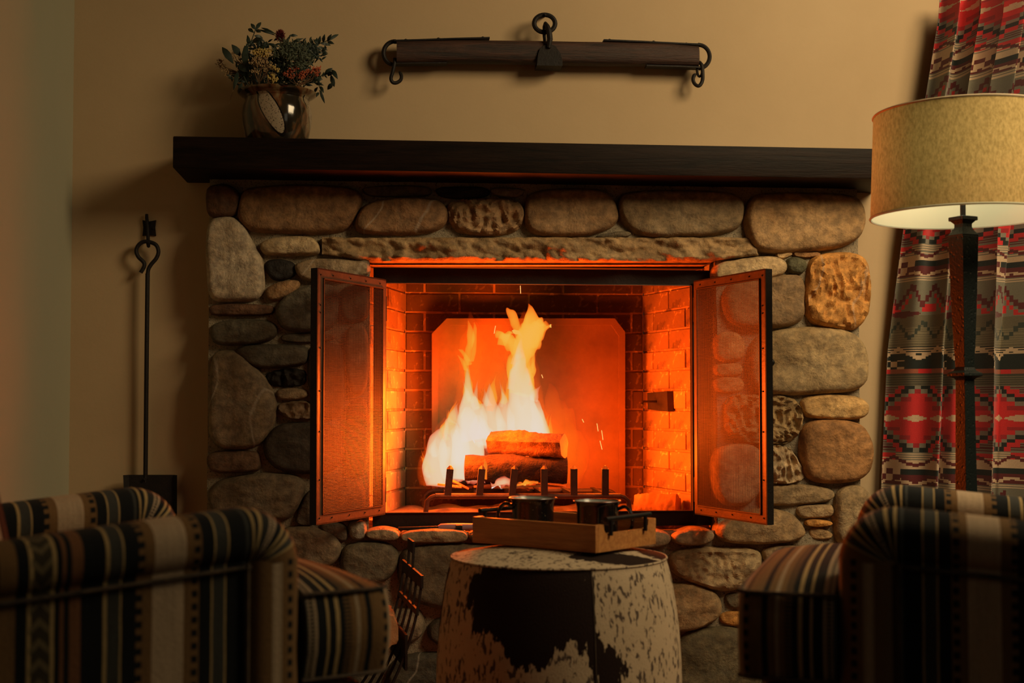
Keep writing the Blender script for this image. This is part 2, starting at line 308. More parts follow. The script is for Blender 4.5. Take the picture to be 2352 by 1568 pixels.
# ------------------------------------------------------------------ fireplace surround of river stones
fire = thing('fireplace', 'wide fireplace surround of rounded river stones set in sandy mortar', 'fireplace', (P(1240,900).x, 0, 0))
GREY, DGREY, BLACK = (.25,.215,.165), (.115,.10,.075), (.02,.017,.016)
BRN, DBRN, TAN, OCH, LGT = (.28,.165,.085), (.12,.062,.035), (.40,.30,.19), (.50,.27,.09), (.46,.40,.32)
ST = [ # polygon in picture points on the face plane, tone, roughness of the shape, bulge
 ([(480,430),(520,426),(545,440),(547,465),(540,492),(500,498),(478,488),(475,455)],DBRN,.3,.05),
 ([(575,432),(700,427),(800,432),(826,446),(828,465),(815,490),(800,515),(780,530),(700,533),(590,530),(565,522),(548,500),(552,470),(562,445)],BRN,.3,.05),
 ([(840,472),(880,460),(960,456),(1010,462),(1028,485),(1022,515),(990,532),(920,537),(840,534),(820,525),(822,500)],BRN,.3,.05),
 ([(835,430),(900,426),(985,428),(990,445),(960,452),(860,450),(838,442)],DGREY,.3,.03),
 ([(1000,432),(1050,428),(1120,430),(1125,448),(1080,455),(1015,452)],BLACK,.6,.03),
 ([(1130,430),(1200,432),(1200,445),(1180,452),(1135,448)],GREY,.3,.03),
 ([(1030,470),(1060,460),(1150,457),(1190,464),(1201,490),(1192,520),(1165,535),(1110,538),(1055,532),(1038,510)],(.36,.235,.13),1.3,.05),
 ([(1215,450),(1250,438),(1330,436),(1390,440),(1410,470),(1417,500),(1400,522),(1350,538),(1270,542),(1220,532),(1205,505),(1208,470)],(.31,.205,.115),.3,.05),
 ([(1435,445),(1500,440),(1620,440),(1690,448),(1704,465),(1703,500),(1690,525),(1640,538),(1530,542),(1465,538),(1428,505),(1424,465)],(.22,.175,.12),.3,.05),
 ([(1380,538),(1430,530),(1450,537),(1430,546),(1370,545)],DGREY,.3,.034),
 ([(1725,455),(1770,446),(1880,447),(1960,452),(1982,480),(1984,510),(1970,545),(1930,565),(1850,573),(1790,578),(1740,572),(1722,545),(1712,500)],(.33,.235,.145),.3,.055),
 ([(1655,604),(1720,595),(1775,590),(1800,600),(1803,618),(1790,632),(1755,640),(1650,645),(1643,625)],(.42,.34,.24),.3,.045),
 ([(1808,598),(1825,592),(1845,598),(1850,612),(1840,626),(1820,627),(1807,615)],(.08,.085,.06),.6,.04),
 ([(1787,580),(1812,578),(1820,585),(1800,592),(1787,590)],TAN,.3,.034),
 ([(1823,578),(1875,578),(1885,586),(1850,590),(1825,588)],BRN,.3,.034),
 ([(1680,652),(1740,646),(1800,635),(1835,634),(1845,660),(1840,690),(1842,720),(1830,738),(1790,748),(1690,752),(1668,720),(1665,680)],(.23,.17,.115),.3,.05),
 ([(1862,600),(1900,586),(1960,584),(1985,600),(1995,650),(1993,700),(1978,735),(1962,752),(1920,753),(1858,735),(1852,690),(1857,640)],OCH,1.2,.055),
 ([(1745,775),(1800,760),(1880,754),(1950,764),(1980,790),(1989,830),(1985,870),(1965,893),(1900,899),(1800,903),(1740,900),(1720,870),(1722,810)],(.33,.27,.185),.35,.055),
 ([(1648,768),(1690,764),(1708,780),(1710,810),(1700,826),(1650,828)],TAN,.3,.035),
 ([(1648,835),(1698,835),(1706,850),(1696,862),(1650,862)],TAN,.3,.03),
 ([(1648,868),(1700,868),(1710,884),(1700,900),(1650,900)],TAN,.3,.03),
 ([(1668,915),(1720,908),(1800,910),(1830,920),(1842,950),(1836,990),(1820,1010),(1790,1016),(1700,1012),(1662,990)],(.34,.26,.16),1.8,.05),
 ([(1848,914),(1900,908),(1970,912),(1991,930),(1988,950),(1970,961),(1900,960),(1852,955),(1844,935)],(.48,.34,.18),.3,.045),
 ([(1852,982),(1870,970),(1920,967),(1975,977),(1995,1010),(2000,1050),(1990,1083),(1965,1100),(1908,1106),(1858,1098),(1845,1060),(1843,1010)],(.33,.19,.095),.3,.055),
 ([(1765,1025),(1800,1026),(1825,1042),(1833,1062),(1850,1080),(1846,1098),(1810,1108),(1765,1106),(1752,1070)],(.46,.38,.29),1.5,.045),
 ([(1655,1030),(1700,1022),(1742,1030),(1748,1080),(1740,1130),(1715,1155),(1662,1158),(1645,1120),(1642,1060)],(.42,.35,.26),.3,.05),
 ([(1764,1117),(1850,1115),(1905,1123),(1914,1138),(1900,1150),(1850,1156),(1762,1160),(1740,1142)],(.27,.215,.15),.3,.04),
 ([(1832,1167),(1850,1160),(1908,1158),(1915,1170),(1911,1187),(1850,1189),(1834,1180)],(.35,.28,.20),.3,.035),
 ([(1852,1197),(1870,1193),(1908,1197),(1910,1205),(1880,1208),(1856,1206)],OCH,.3,.034),
 ([(1862,1218),(1880,1212),(1913,1225),(1905,1237),(1867,1238)],TAN,.6,.025),
 ([(1925,1132),(1945,1118),(1980,1120),(1998,1142),(2000,1190),(1990,1235),(1960,1250),(1928,1245),(1918,1200),(1919,1160)],(.30,.245,.175),.3,.05),
 ([(1652,1205),(1700,1178),(1760,1170),(1815,1180),(1838,1205),(1844,1226),(1820,1241),(1740,1246),(1662,1243),(1648,1225)],(.31,.235,.155),.4,.055),
 ([(845,1218),(880,1214),(912,1218),(917,1230),(905,1239),(860,1237),(843,1230)],TAN,.3,.05),
 ([(921,1226),(945,1217),(1010,1215),(1060,1217),(1072,1230),(1060,1244),(960,1245),(925,1240)],TAN,.3,.05),
 ([(1080,1220),(1200,1216),(1300,1218),(1310,1232),(1290,1247),(1100,1247),(1080,1238)],TAN,.3,.05),
 ([(1320,1222),(1400,1217),(1430,1225),(1430,1240),(1400,1248),(1325,1245)],TAN,.3,.05),
 ([(1440,1222),(1500,1217),(1530,1224),(1538,1237),(1525,1250),(1480,1256),(1442,1246)],(.42,.35,.26),.3,.05),
 ([(1548,1226),(1590,1214),(1622,1216),(1636,1224),(1634,1238),(1605,1250),(1562,1248),(1545,1238)],(.42,.35,.26),.3,.05),
 ([(1545,1268),(1600,1260),(1720,1259),(1745,1270),(1743,1310),(1700,1350),(1650,1353),(1590,1335),(1540,1310)],(.37,.30,.21),.9,.055),
 ([(1756,1262),(1790,1254),(1850,1257),(1862,1275),(1850,1293),(1800,1300),(1758,1290)],(.28,.23,.17),.6,.045),
 ([(1878,1262),(1930,1258),(1990,1262),(1996,1300),(1960,1330),(1880,1325)],GREY,.4,.05),
 ([(1752,1310),(1800,1304),(1868,1300),(1870,1330),(1800,1345),(1755,1335)],DGREY,.4,.04),
 ([(1500,1350),(1545,1343),(1600,1345),(1643,1362),(1655,1390),(1647,1418),(1600,1440),(1550,1448),(1500,1440),(1470,1400)],(.33,.24,.15),.3,.055),
 ([(1665,1370),(1690,1362),(1720,1372),(1712,1392),(1680,1396)],DGREY,.4,.03),
 ([(1655,1412),(1680,1405),(1720,1408),(1722,1428),(1690,1436),(1658,1430)],OCH,.3,.03),
 ([(1735,1352),(1850,1350),(1960,1345),(1985,1400),(1960,1440),(1800,1440),(1735,1425)],GREY,.3,.05),
 ([(1560,1475),(1600,1448),(1690,1444),(1740,1470),(1752,1540),(1720,1600),(1560,1606),(1540,1530)],(.125,.115,.085),.5,.055),
 ([(1765,1460),(1850,1452),(1970,1458),(1985,1530),(1960,1600),(1780,1603),(1762,1530)],DGREY,.4,.05),
 # left column
 ([(487,505),(530,500),(560,520),(575,560),(595,590),(603,640),(600,670),(580,687),(500,690),(482,672),(477,600),(480,540)],LGT,.4,.05),
 ([(605,555),(650,545),(710,544),(728,560),(733,578),(720,584),(620,586),(602,574)],(.50,.40,.26),.6,.045),
 ([(613,600),(640,597),(672,605),(674,630),(650,640),(628,640),(616,620)],BLACK,.5,.035),
 ([(688,605),(720,596),(800,598),(842,604),(846,630),(800,643),(720,645),(694,635),(682,615)],(.36,.28,.19),.3,.045),
 ([(614,662),(640,650),(682,643),(687,655),(668,675),(632,689),(614,683)],(.34,.21,.11),.3,.04),
 ([(640,702),(665,676),(720,655),(765,657),(775,700),(762,753),(700,760),(650,753),(636,725)],(.15,.14,.115),.3,.05),
 ([(484,702),(520,698),(618,700),(626,711),(616,724),(490,724),(481,714)],DBRN,.3,.035),
 ([(490,742),(560,735),(622,740),(636,758),(626,778),(580,788),(497,791),(483,768)],(.12,.11,.085),.3,.045),
 ([(647,769),(700,766),(760,768),(765,780),(700,785),(648,783)],DGREY,.3,.03),
 ([(548,802),(575,793),(700,792),(706,818),(698,838),(600,844),(568,832),(548,816)],(.11,.10,.08),.3,.045),
 ([(612,857),(650,850),(698,848),(702,868),(696,886),(622,886),(611,872)],BLACK,1.2,.035),
 ([(638,897),(660,892),(700,894),(706,910),(680,916),(642,916)],(.32,.25,.17),.3,.03),
 ([(638,932),(660,924),(708,922),(722,940),(720,963),(662,960),(640,948)],(.24,.17,.11),1.2,.04),
 ([(714,795),(755,790),(785,800),(790,900),(780,955),(738,957),(725,920),(708,868)],(.09,.075,.055),.3,.045),
 ([(487,832),(502,810),(540,810),(580,840),(613,880),(630,930),(627,972),(600,1012),(570,1026),(520,1027),(492,1014),(481,985),(486,900)],(.25,.20,.14),.35,.055),
 ([(608,1010),(642,977),(700,974),(770,982),(790,1030),(775,1078),(700,1084),(642,1076),(612,1050)],(.07,.06,.05),.3,.05),
 ([(481,1042),(540,1037),(588,1038),(594,1050),(597,1078),(560,1082),(490,1083),(479,1065)],(.16,.10,.065),.4,.045),
 ([(490,1122),(512,1102),(600,1090),(675,1092),(697,1113),(688,1145),(670,1178),(652,1192),(505,1190),(483,1152)],(.20,.165,.12),.35,.055),
 ([(675,1195),(702,1137),(722,1125),(728,1140),(722,1200),(700,1206)],(.10,.08,.06),.5,.04),
 ([(738,1102),(790,1097),(832,1110),(836,1165),(826,1190),(780,1194),(740,1180)],(.2,.165,.12),.3,.045),
 ([(800,1202),(822,1196),(836,1202),(838,1228),(822,1238),(803,1230)],(.33,.29,.24),.6,.045),
 ([(738,1203),(775,1200),(793,1210),(796,1236),(785,1242),(745,1222)],(.16,.13,.10),.3,.04),
 ([(788,662),(840,655),(845,700),(838,735),(795,738),(784,700)],DGREY,.3,.04),
 ([(800,750),(842,748),(846,840),(838,900),(808,905),(798,830)],GREY,.3,.04),
 ([(800,925),(840,915),(845,990),(838,1085),(808,1085),(797,1000)],DGREY,.3,.045),
 ([(490,1218),(560,1208),(625,1212),(640,1250),(630,1300),(560,1310),(495,1300),(482,1260)],GREY,.4,.05),
 ([(648,1216),(700,1212),(755,1222),(778,1245),(777,1275),(755,1298),(700,1310),(650,1300),(640,1260)],(.24,.19,.135),.4,.055),
 ([(787,1268),(803,1250),(880,1247),(911,1265),(903,1308),(880,1333),(832,1338),(787,1312)],(.17,.145,.105),.3,.055),
 ([(922,1272),(960,1257),(1080,1253),(1200,1256),(1215,1300),(1190,1388),(1050,1398),(960,1383),(918,1340)],(.17,.14,.10),.35,.06),
 ([(1235,1262),(1350,1258),(1500,1262),(1522,1300),(1480,1380),(1330,1398),(1240,1380),(1225,1310)],GREY,.35,.055),
 ([(890,1405),(955,1396),(972,1425),(970,1455),(940,1473),(905,1478),(878,1450)],(.27,.225,.165),.4,.05),
 ([(988,1428),(1060,1412),(1150,1420),(1152,1478),(1050,1488),(987,1468)],(.12,.10,.075),.3,.05),
 ([(1170,1420),(1300,1410),(1440,1405),(1460,1450),(1420,1485),(1200,1488)],DGREY,.3,.05),
 ([(905,1520),(960,1502),(1100,1505),(1115,1550),(1090,1604),(915,1604),(892,1560)],(.09,.085,.07),.5,.05),
 ([(1130,1515),(1300,1505),(1500,1510),(1515,1560),(1480,1604),(1150,1604)],DGREY,.4,.05),
 ([(490,1325),(600,1322),(640,1350),(630,1430),(560,1450),(490,1440)],GREY,.3,.05),
 ([(655,1325),(760,1322),(780,1350),(860,1360),(862,1430),(780,1455),(660,1445)],GREY,.3,.05),
 ([(495,1470),(620,1462),(700,1475),(710,1580),(600,1603),(495,1600)],DGREY,.3,.05),
 ([(730,1480),(800,1470),(870,1500),(876,1580),(800,1603),(730,1596)],DGREY,.3,.05),
]
def smooth01(a, b, x): t = max(0, min(1, (x-a)/(b-a))); return t*t*(3-2*t)
def resample(pts, n):
    m = len(pts); L = [0]
    for i in range(m): L.append(L[-1] + (pts[(i+1) % m]-pts[i]).length)
    out = []; T = L[-1]; j = 0
    for k in range(n):
        d = T*k/n
        while L[j+1] < d: j += 1
        out.append(pts[j].lerp(pts[(j+1) % m], (d-L[j])/max(L[j+1]-L[j], 1e-9)))
    return out
def chaikin(p, k=2):
    for _ in range(k):
        q = []
        for i in range(len(p)):
            a, b = p[i], p[(i+1) % len(p)]; q += [a.lerp(b, .22), a.lerp(b, .78)]
        p = q
    return p
PROF = [(1.02,.020),(1.09,.0),(1.08,-.34),(1.04,-.56),(.97,-.74),(.87,-.87),(.76,-.94),(.64,-.98),(.52,-1.0),(.40,-1.01),(.28,-1.015),(.16,-1.02),(.06,-1.02)]
def make_stone(poly, col, rough, bulge, name='stone', flat=False):
    pts = [Vector((P(x, y, 0).x, P(x, y, 0).z)) for x, y in poly]
    c0 = sum(pts, Vector((0, 0)))/len(pts)
    pts = [p+(p-c0).normalized()*.0045 for p in pts]
    pts = resample(chaikin(pts, 2), 60)
    PR = PROF[:7] + ([(x/100, -.94-.08*(1-x/76)) for x in range(72, 3, -4)] if rough > .7 else [(x/100, -.94-.08*(1-x/76)) for x in (66,56,46,36,26,16,7)])
    c = sum(pts, Vector((0, 0)))/len(pts)
    sxx = sum((p.x-c.x)**2 for p in pts); szz = sum((p.y-c.y)**2 for p in pts); sxz = sum((p.x-c.x)*(p.y-c.y) for p in pts)
    an = .5*math.atan2(2*sxz, sxx-szz); ax = Vector((math.cos(an), math.sin(an))); pv = Vector((-ax.y, ax.x))
    ext = max(abs((p-c).dot(ax)) for p in pts); wid = max(abs((p-c).dot(pv)) for p in pts)
    half = max(ext-wid*1.02, 0)
    seed = Vector((c.x*13, c.y*17, 3.3)); fr = 16
    v = []; n = len(pts)
    for s_, h in PR:
        for p in pts:
            t = max(-half, min(half, (p-c).dot(ax))); sk = c + ax*t
            # thickness of the rounded rim in metres is the same all round
            R = (p-sk).length; rim = min(R, .016+R*.42)
            q = sk + (p-sk).normalized()*max(R-rim*(1-s_), R*s_*.2) if s_ < 1 else sk + (p-sk)*s_ if False else (sk + (p-sk).normalized()*(R-rim*(1-s_)))
            q = sk + (q-sk)*1.0
            if s_ < .76: e_ = sk + (p-sk).normalized()*(R-rim*.24); q = c + (e_-c)*(s_/.76)
            y = .03 + h*bulge if h < 0 else .045
            d = noise.noise(Vector((q.x, y, q.y))*fr + seed)*.006 + noise.noise(Vector((q.x, y, q.y))*fr*3.1 + seed)*.0025
            if rough > .7:
                d += abs(noise.noise(Vector((q.x*1.6, y, q.y*.6))*34 + seed))*.010*rough
                d += noise.noise(Vector((q.x, y, q.y))*70 + seed)*.004*rough
            k = 1 if h < -.1 else .3
            ln = noise.noise(Vector((q.x*9, q.y*9, seed.x)))*.005
            v.append(Vector((q.x + ln*k, y + d*k*(1.25+rough*.45), q.y)))
    f = []
    for r in range(len(PR)-1):
        for k in range(n): f.append((r*n+k, r*n+(k+1) % n, (r+1)*n+(k+1) % n, (r+1)*n+k))
    b = (len(PR)-1)*n
    cc = sum((v[b+k] for k in range(n)), Vector())/n; v.append(cc)
    for k in range(n): f.append((b+k, b+(k+1) % n, len(v)-1))
    m_ = MB().add(v, f)
    o = link(name, m_, M['stone'], fire, origin=(c.x, 0, c.y), flatang=60 if rough < .7 else 32)
    wx_ = smooth01(.3, 1.1, c.x)          # light from the right put into the stone tones: brighter, warmer rightwards
    o.color = (col[0]*(1+.38*wx_), col[1]*(1+.30*wx_), col[2]*(1+.12*wx_), 1)
    return o
for poly, col, rough, bulge in ST: make_stone(poly, col, rough, bulge*1.15)
# split-faced lintel
def lintel():
    A = P(740, 546, 0); B = P(1740, 546, 0); nx, nz = 240, 22; v = []; f = []
    top = lambda px: 546
    def bot(px):
        if px < 850: return 584 + (px-740)/110*15
        if px > 1640: return 598 - (px-1640)/100*11
        return 600
    for j in range(nz+1):
        for i in range(nx+1):
            px = 740 + 1000*i/nx + (0 if j else 0); px = px + (-22*(1-j/nz) if i == nx else 0)
            t = j/nz; py = top(px)*(1-t) + bot(px)*t
            p = P(px, py, 0)
            fac = noise.noise(Vector((p.x*9, 0, p.z*16)))*.02 + abs(noise.noise(Vector((p.x*22, 1, p.z*30))))*-.018
            cell = noise.voronoi(Vector((p.x*22+p.z*14, 5, p.z*34)))[0][0]
            y = -.024 + fac + cell*.022 + noise.noise(Vector((p.x*90, 2, p.z*90)))*.003
            e = min(t, 1-t, i/nx*6, (nx-i)/nx*6)
            y = min(y, -.004) + max(0, .12-e)*.08
            v.append(Vector((p.x, y, p.z)))
    for j in range(nz):
        for i in range(nx):
            a = j*(nx+1)+i; f.append((a, a+1, a+nx+2, a+nx+1))
    # underside and top run back into the wall
    b = len(v)
    for i in range(nx+1): v.append(Vector((v[nz*(nx+1)+i].x, .14, v[nz*(nx+1)+i].z)))
    for i in range(nx): f.append((nz*(nx+1)+i, nz*(nx+1)+i+1, b+i+1, b+i))
    b2 = len(v)
    for i in range(nx+1): v.append(Vector((v[i].x, .14, v[i].z)))
    for i in range(nx): f.append((i+1, i, b2+i, b2+i+1))
    o = link('lintel', MB().add(v, f), M['stone'], fire, origin=(A.x, 0, A.z), flatang=50)
    o.color = (.36,.25,.135,1)
lintel()
# mortar bed, with the opening left free
def mortar():
    def xz(px, py): q = P(px, py, .03); return q.x, q.z
    x0, z1 = xz(484, 412); x1, _ = xz(1967, 700); z0 = 0.0
    hx0, hz1 = xz(849, 594); hx1, hz0 = xz(1645, 1216)
    mb = MB()
    def patch(xa, xb, za, zb):
        nx = max(2, int((xb-xa)/.012)); nz = max(2, int((zb-za)/.012)); v = []; f = []
        for j in range(nz+1):
            for i in range(nx+1):
                x = xa+(xb-xa)*i/nx; z = za+(zb-za)*j/nz
                y = .011 + noise.noise(Vector((x*11, 0, z*11)))*.009 + noise.noise(Vector((x*50, 3, z*50)))*.004
                v.append((x, y, z))
        for j in range(nz):
            for i in range(nx):
                a = j*(nx+1)+i; f.append((a, a+1, a+nx+2, a+nx+1))
        mb.add(v, f)
    patch(x0, hx0, z0, z1); patch(hx1, x1, z0, z1); patch(hx0, hx1, z0, hz0); patch(hx0, hx1, hz1, z1)
    # side returns, reveals of the opening
    mb.box((x0, .03, 0), (x0+.02, .0799, z1)); mb.box((x1-.02, .03, 0), (x1, .0799, z1))
    mb.box((hx0-.02, .028, hz0), (hx0, .20, hz1)); mb.box((hx1, .028, hz0), (hx1+.02, .20, hz1))
    mb.box((hx0, .02, hz0-.05), (hx1, .16, hz0-.006))
    mb.box((hx0, .055, hz1+.006), (hx1, .14, hz1+.05))
    link('mortar', mb, M['mortar'], fire, flatang=60)
    return hx0, hx1, hz0, hz1
hx0, hx1, hz0, hz1 = mortar()
# small loose ledge stones under the opening get flat tops from a thin hearth slab
hearth_z = hz0
# round iron stud on the right hand stone
stud = MB(); c = P(1771, 832, -.03)
stud.tube([c+Vector((0,.02,0)), c, c+Vector((0,-.006,0)), c+Vector((0,-.008,0))], [.011,.011,.008,.003], 16)
tag(link('iron_stud', stud, M['iron'], origin=c), 'small round iron stud in the big grey stone beside the right screen door', 'stud')

# ------------------------------------------------------------------ firebox lined with firebrick
def smooth01(a, b, x): t = max(0, min(1, (x-a)/(b-a))); return t*t*(3-2*t)
def brickwall(A, B, z0, z1, inward, L=.225, H=.0625, tone=(1,1,1), off=0, splay=0):
    # A, B: floor corners; inward: unit vector towards the fire
    A = Vector((A[0], A[1], 0)); B = Vector((B[0], B[1], 0)); D = B-A; ln = D.length; d = D.normalized(); n_ = Vector(inward).normalized()
    back = MB(); t = .02
    q = [A - n_*.0025, B - n_*.0025]
    back.add([q[0]+Vector((0,0,z0)), q[1]+Vector((0,0,z0)), q[1]+Vector((0,0,z1)), q[0]+Vector((0,0,z1)),
              q[0]-n_*.05+Vector((0,0,z0)), q[1]-n_*.05+Vector((0,0,z0)), q[1]-n_*.05+Vector((0,0,z1)), q[0]-n_*.05+Vector((0,0,z1))],
             [(0,1,2,3),(4,7,6,5),(0,4,5,1),(3,2,6,7),(0,3,7,4),(1,5,6,2)])
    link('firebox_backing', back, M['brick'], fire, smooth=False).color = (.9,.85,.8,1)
    z = z0; row = 0
    while z < z1-.01:
        x = -L/2*(row % 2) - off
        while x < ln:
            a = max(x, 0)+.0022; b = min(x+L, ln)-.0022
            if b-a > .02:
                r = random.uniform(.0, .003); zt = min(z+H, z1)-.0022
                zc = (z+.003+zt)/2
                p0 = A + d*a; p1 = A + d*b
                mbk = MB(); v = []
                for (e, dy) in ((0, -.012), (1, r+.002)):
                    ins = .0025*e
                    for (pp, zz) in ((p0+d*ins, z+.0022+ins), (p1-d*ins, z+.0022+ins), (p1-d*ins, zt-ins), (p0+d*ins, zt-ins)):
                        v.append(pp + n_*dy + Vector((0,0,zz)))
                mbk.add(v, [(4,5,6,7),(0,4,7,3),(1,2,6,5),(0,1,5,4),(3,7,6,2),(0,3,2,1)])
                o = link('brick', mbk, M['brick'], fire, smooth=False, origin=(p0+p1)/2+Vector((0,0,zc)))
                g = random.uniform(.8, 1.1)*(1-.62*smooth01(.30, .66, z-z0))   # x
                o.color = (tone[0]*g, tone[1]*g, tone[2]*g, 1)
            x += L
        z += H; row += 1
yF, yB = .15, .56
FZ = .507                      # firebox floor
rf, rb = P(1618, 926, yF), P(1478, 926, yB); lf, lb = P(846, 926, yF), P(930, 926, yB)
nr = Vector((-(rb.y-rf.y), (rb.x-rf.x), 0)).normalized(); nr = nr if nr.x < 0 else -nr
nl = Vector((-(lb.y-lf.y), (lb.x-lf.x), 0)).normalized(); nl = nl if nl.x > 0 else -nl
TOP = 1.24
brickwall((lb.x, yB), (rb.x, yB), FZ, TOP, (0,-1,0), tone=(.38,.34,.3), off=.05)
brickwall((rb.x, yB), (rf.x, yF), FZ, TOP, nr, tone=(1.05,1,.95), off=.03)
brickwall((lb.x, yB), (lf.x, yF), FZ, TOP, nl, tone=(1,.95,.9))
link('firebox_floor', MB().box((lf.x-.06, .12, FZ-.06), (rf.x+.06, yB+.06, FZ-.001)), M['brick'], fire, smooth=False).color = (.7,.6,.5,1)
link('firebox_throat', MB().box((lf.x-.08, .16, TOP), (rf.x+.08, yB+.08, TOP+.05)), M['soot'], fire, smooth=False)
ashm = MB(); v = []; f = []
ax0, ax1 = lf.x+.03, rf.x-.05
for j in range(21):
    for i in range(51):
        x = ax0+(ax1-ax0)*i/50; y = .17+(yB-.18)*j/20
        v.append((x, y, FZ+.004+abs(noise.noise(Vector((x*9, y*9, 1))))*.022*min(1, i/5, (50-i)/5, j/3, (20-j)/3)))
for j in range(20):
    for i in range(50): a = j*51+i; f.append((a, a+1, a+52, a+51))
ashm.add(v, f)
tag(link('ash_bed', ashm, M['ash']), 'bed of pale wood ash on the firebox floor under the grate', 'ash', kind='stuff')

# gas key plate with its key, on the right firebox wall
c0 = P(1526, 922, .36); plx = c0
def onright(px, py, out=0):   # point on the right wall plane
    d_ = ray(px, py); nn = nr; t_ = (Vector((rf.x, rf.y, 0))-CAM).dot(nn)/d_.dot(nn); return CAM + d_*t_ + nn*out
kp = thing('gas_valve', 'square iron valve plate with long key on the right firebox wall', 'valve', onright(1530, 922))
q = [onright(a, b) for a, b in ((1502,902),(1548,898),(1550,945),(1503,940))]
mbp = MB(); mbp.add([p+nr*.004 for p in q]+[p+nr*.024 for p in q], [(0,1,2,3),(7,6,5,4),(0,4,5,1),(1,5,6,2),(2,6,7,3),(3,7,4,0)])
link('plate', mbp, M['hot_iron'], kp, smooth=False)
ks = onright(1524, 922, .02); link('key', MB().tube([ks, ks+nr*.05, P(1474, 930, ks.y-.06)], .0035, 8), M['hot_iron'], kp)

# ------------------------------------------------------------------ iron frame and its two open screen doors
scr = thing('fireplace_screen', 'black iron fireplace frame with two mesh doors swung open', 'fire screen', (P(1240,1200,.09).x, .09, hearth_z))
def W(px, py, y): return P(px, py, y)
yf = .07
i0, i1 = W(886, 649, yf), W(1592, 1173, yf)
o0, o1 = W(858, 614, yf), W(1634, 1206, yf)
fr = MB()
fr.box((o0.x, yf, i0.z), (o1.x, yf+.03, o0.z)); fr.box((o0.x, yf, o1.z), (o1.x, yf+.03, i1.z))
fr.box((o0.x, yf, i1.z), (i0.x, yf+.03, i0.z)); fr.box((i1.x, yf, i1.z), (o1.x, yf+.03, i0.z))
link('frame', fr, M['iron_matte'], scr, smooth=False)
rim = MB(); t = .002
rim.box((i0.x, yf-.006, i0.z-t), (i1.x, yf+.0, i0.z)); rim.box((i0.x, yf-.006, i1.z), (i1.x, yf, i1.z+t))
rim.box((i0.x, yf-.006, i1.z), (i0.x+t, yf, i0.z)); rim.box((i1.x-t, yf-.006, i1.z), (i1.x, yf, i0.z))
link('frame_lip', rim, M['door_iron'], scr, smooth=False)
def door(hx, hz_t, hz_b, fx, ft, fb, side):
    # hinge edge on plane yf-.01; free edge at the depth where its height matches
    H = W(hx, hz_t, yf-.012); Hb = W(hx, hz_b, yf-.012); hh = H.z-Hb.z
    y = -.25
    lo, hi = -.8, .05
    for _ in range(40):
        y = (lo+hi)/2; a, b = W(fx, ft, y), W(fx, fb, y)
        if a.z-b.z > hh: hi = y
        else: lo = y
    Fp = W(fx, (ft+fb)/2, y)
    A = Vector((H.x, H.y, 0)); B = Vector((Fp.x, Fp.y, 0)); d = (B-A).normalized(); n_ = Vector((d.y, -d.x, 0))
    if n_.dot(Vector((W(1240,900,.4).x, .4, 0))-A) < 0: n_ = -n_
    L = (B-A).length; z0, z1 = Hb.z, H.z; w_ = .021
    dr = bpy.data.objects.new('door', None); COL.objects.link(dr); dr.parent = scr
    dr.location = worigin(scr).inverted() @ Vector((A.x, A.y, z0))
    def pt(s, z, o=0): return A + d*s + n_*o + Vector((0,0,z))
    def slab(mb, s0, s1, za, zb, oa, ob):
        v = [pt(s, z, o) for o in (oa, ob) for (s, z) in ((s0,za),(s1,za),(s1,zb),(s0,zb))]
        mb.add(v, [(0,1,2,3),(7,6,5,4),(0,4,5,1),(1,5,6,2),(2,6,7,3),(3,7,4,0)])
    for (s0,s1,za,zb) in ((0,L,z1-w_,z1),(0,L,z0,z0+w_),(0,w_*.75,z0+w_,z1-w_),(L-w_,L,z0+w_,z1-w_)):
        mb = MB(); slab(mb, s0, s1, za, zb, 0, .004); 
        link('rail' if s1-s0 > .1 else 'stile', mb, M['door_iron'], dr, smooth=False)
    mb = MB(); slab(mb, L, L+.005, z0-.003, z1+.003, -.016, .004); slab(mb, 0, L, z0-.004, z0, -.014, .004); slab(mb, 0, L, z1, z1+.004, -.014, .004)
    link('outer_edge', mb, M['iron_matte'], dr, smooth=False)
    mb = MB(); g = w_-.003; t = .0025
    slab(mb, w_*.75, L-w_, z1-w_-.003, z1-w_, .004, .008); slab(mb, w_*.75, L-w_, z0+w_, z0+w_+.003, .004, .008)
    slab(mb, L-w_-.003, L-w_, z0+w_, z1-w_, .004, .008)
    link('retainer', mb, M['wire'], dr, smooth=False)
    # woven wire mesh, every wire a three-sided rod
    mb = MB(); pitch = .0046; r = .0006
    s0, s1, za, zb = w_*.7, L-w_+.002, z0+w_-.002, z1-w_+.002
    k = s0; c_ = 0
    def wire(p, q, off):
        dd = (q-p).normalized(); x = dd.cross(n_).normalized()
        v = []
        for e in (p, q):
            for a in range(3):
                an = 2*PI*a/3+.3; v.append(e + n_*(off+.0015) + x*math.cos(an)*r + n_*math.sin(an)*r)
        mb.add(v, [(0,1,4,3),(1,2,5,4),(2,0,3,5)])
    while k < s1: wire(pt(k, za), pt(k, zb), .0); k += pitch
    z = za
    while z < zb: wire(pt(s0, z), pt(s1, z), .0009); z += pitch*.8
    mo = link('wire_mesh', mb, M['wire'], dr, smooth=False); mo['kind'] = 'stuff'
    # rivets
    spots = [(s, z1-w_/2) for s in (L*.1, L*.32, L*.55, L*.8)] + [(s, z0+w_/2) for s in (L*.1, L*.32, L*.55, L*.8)] + \
            [(L-w_/2, z0+(z1-z0)*q) for q in (.02,.17,.36,.52,.69,.83,.86,.98)]
    for s, z in spots:
        m2 = MB().tube([pt(s, z, .003), pt(s, z, .0065)], .0022, 6); link('rivet', m2, M['iron_matte'], dr)
    for q in (.1, .88):
        m2 = MB().tube([pt(-.004, z0+(z1-z0)*q-.035, .0), pt(-.004, z0+(z1-z0)*q+.035, .0)], .004, 8); link('hinge', m2, M['iron_matte'], dr)
    return dr
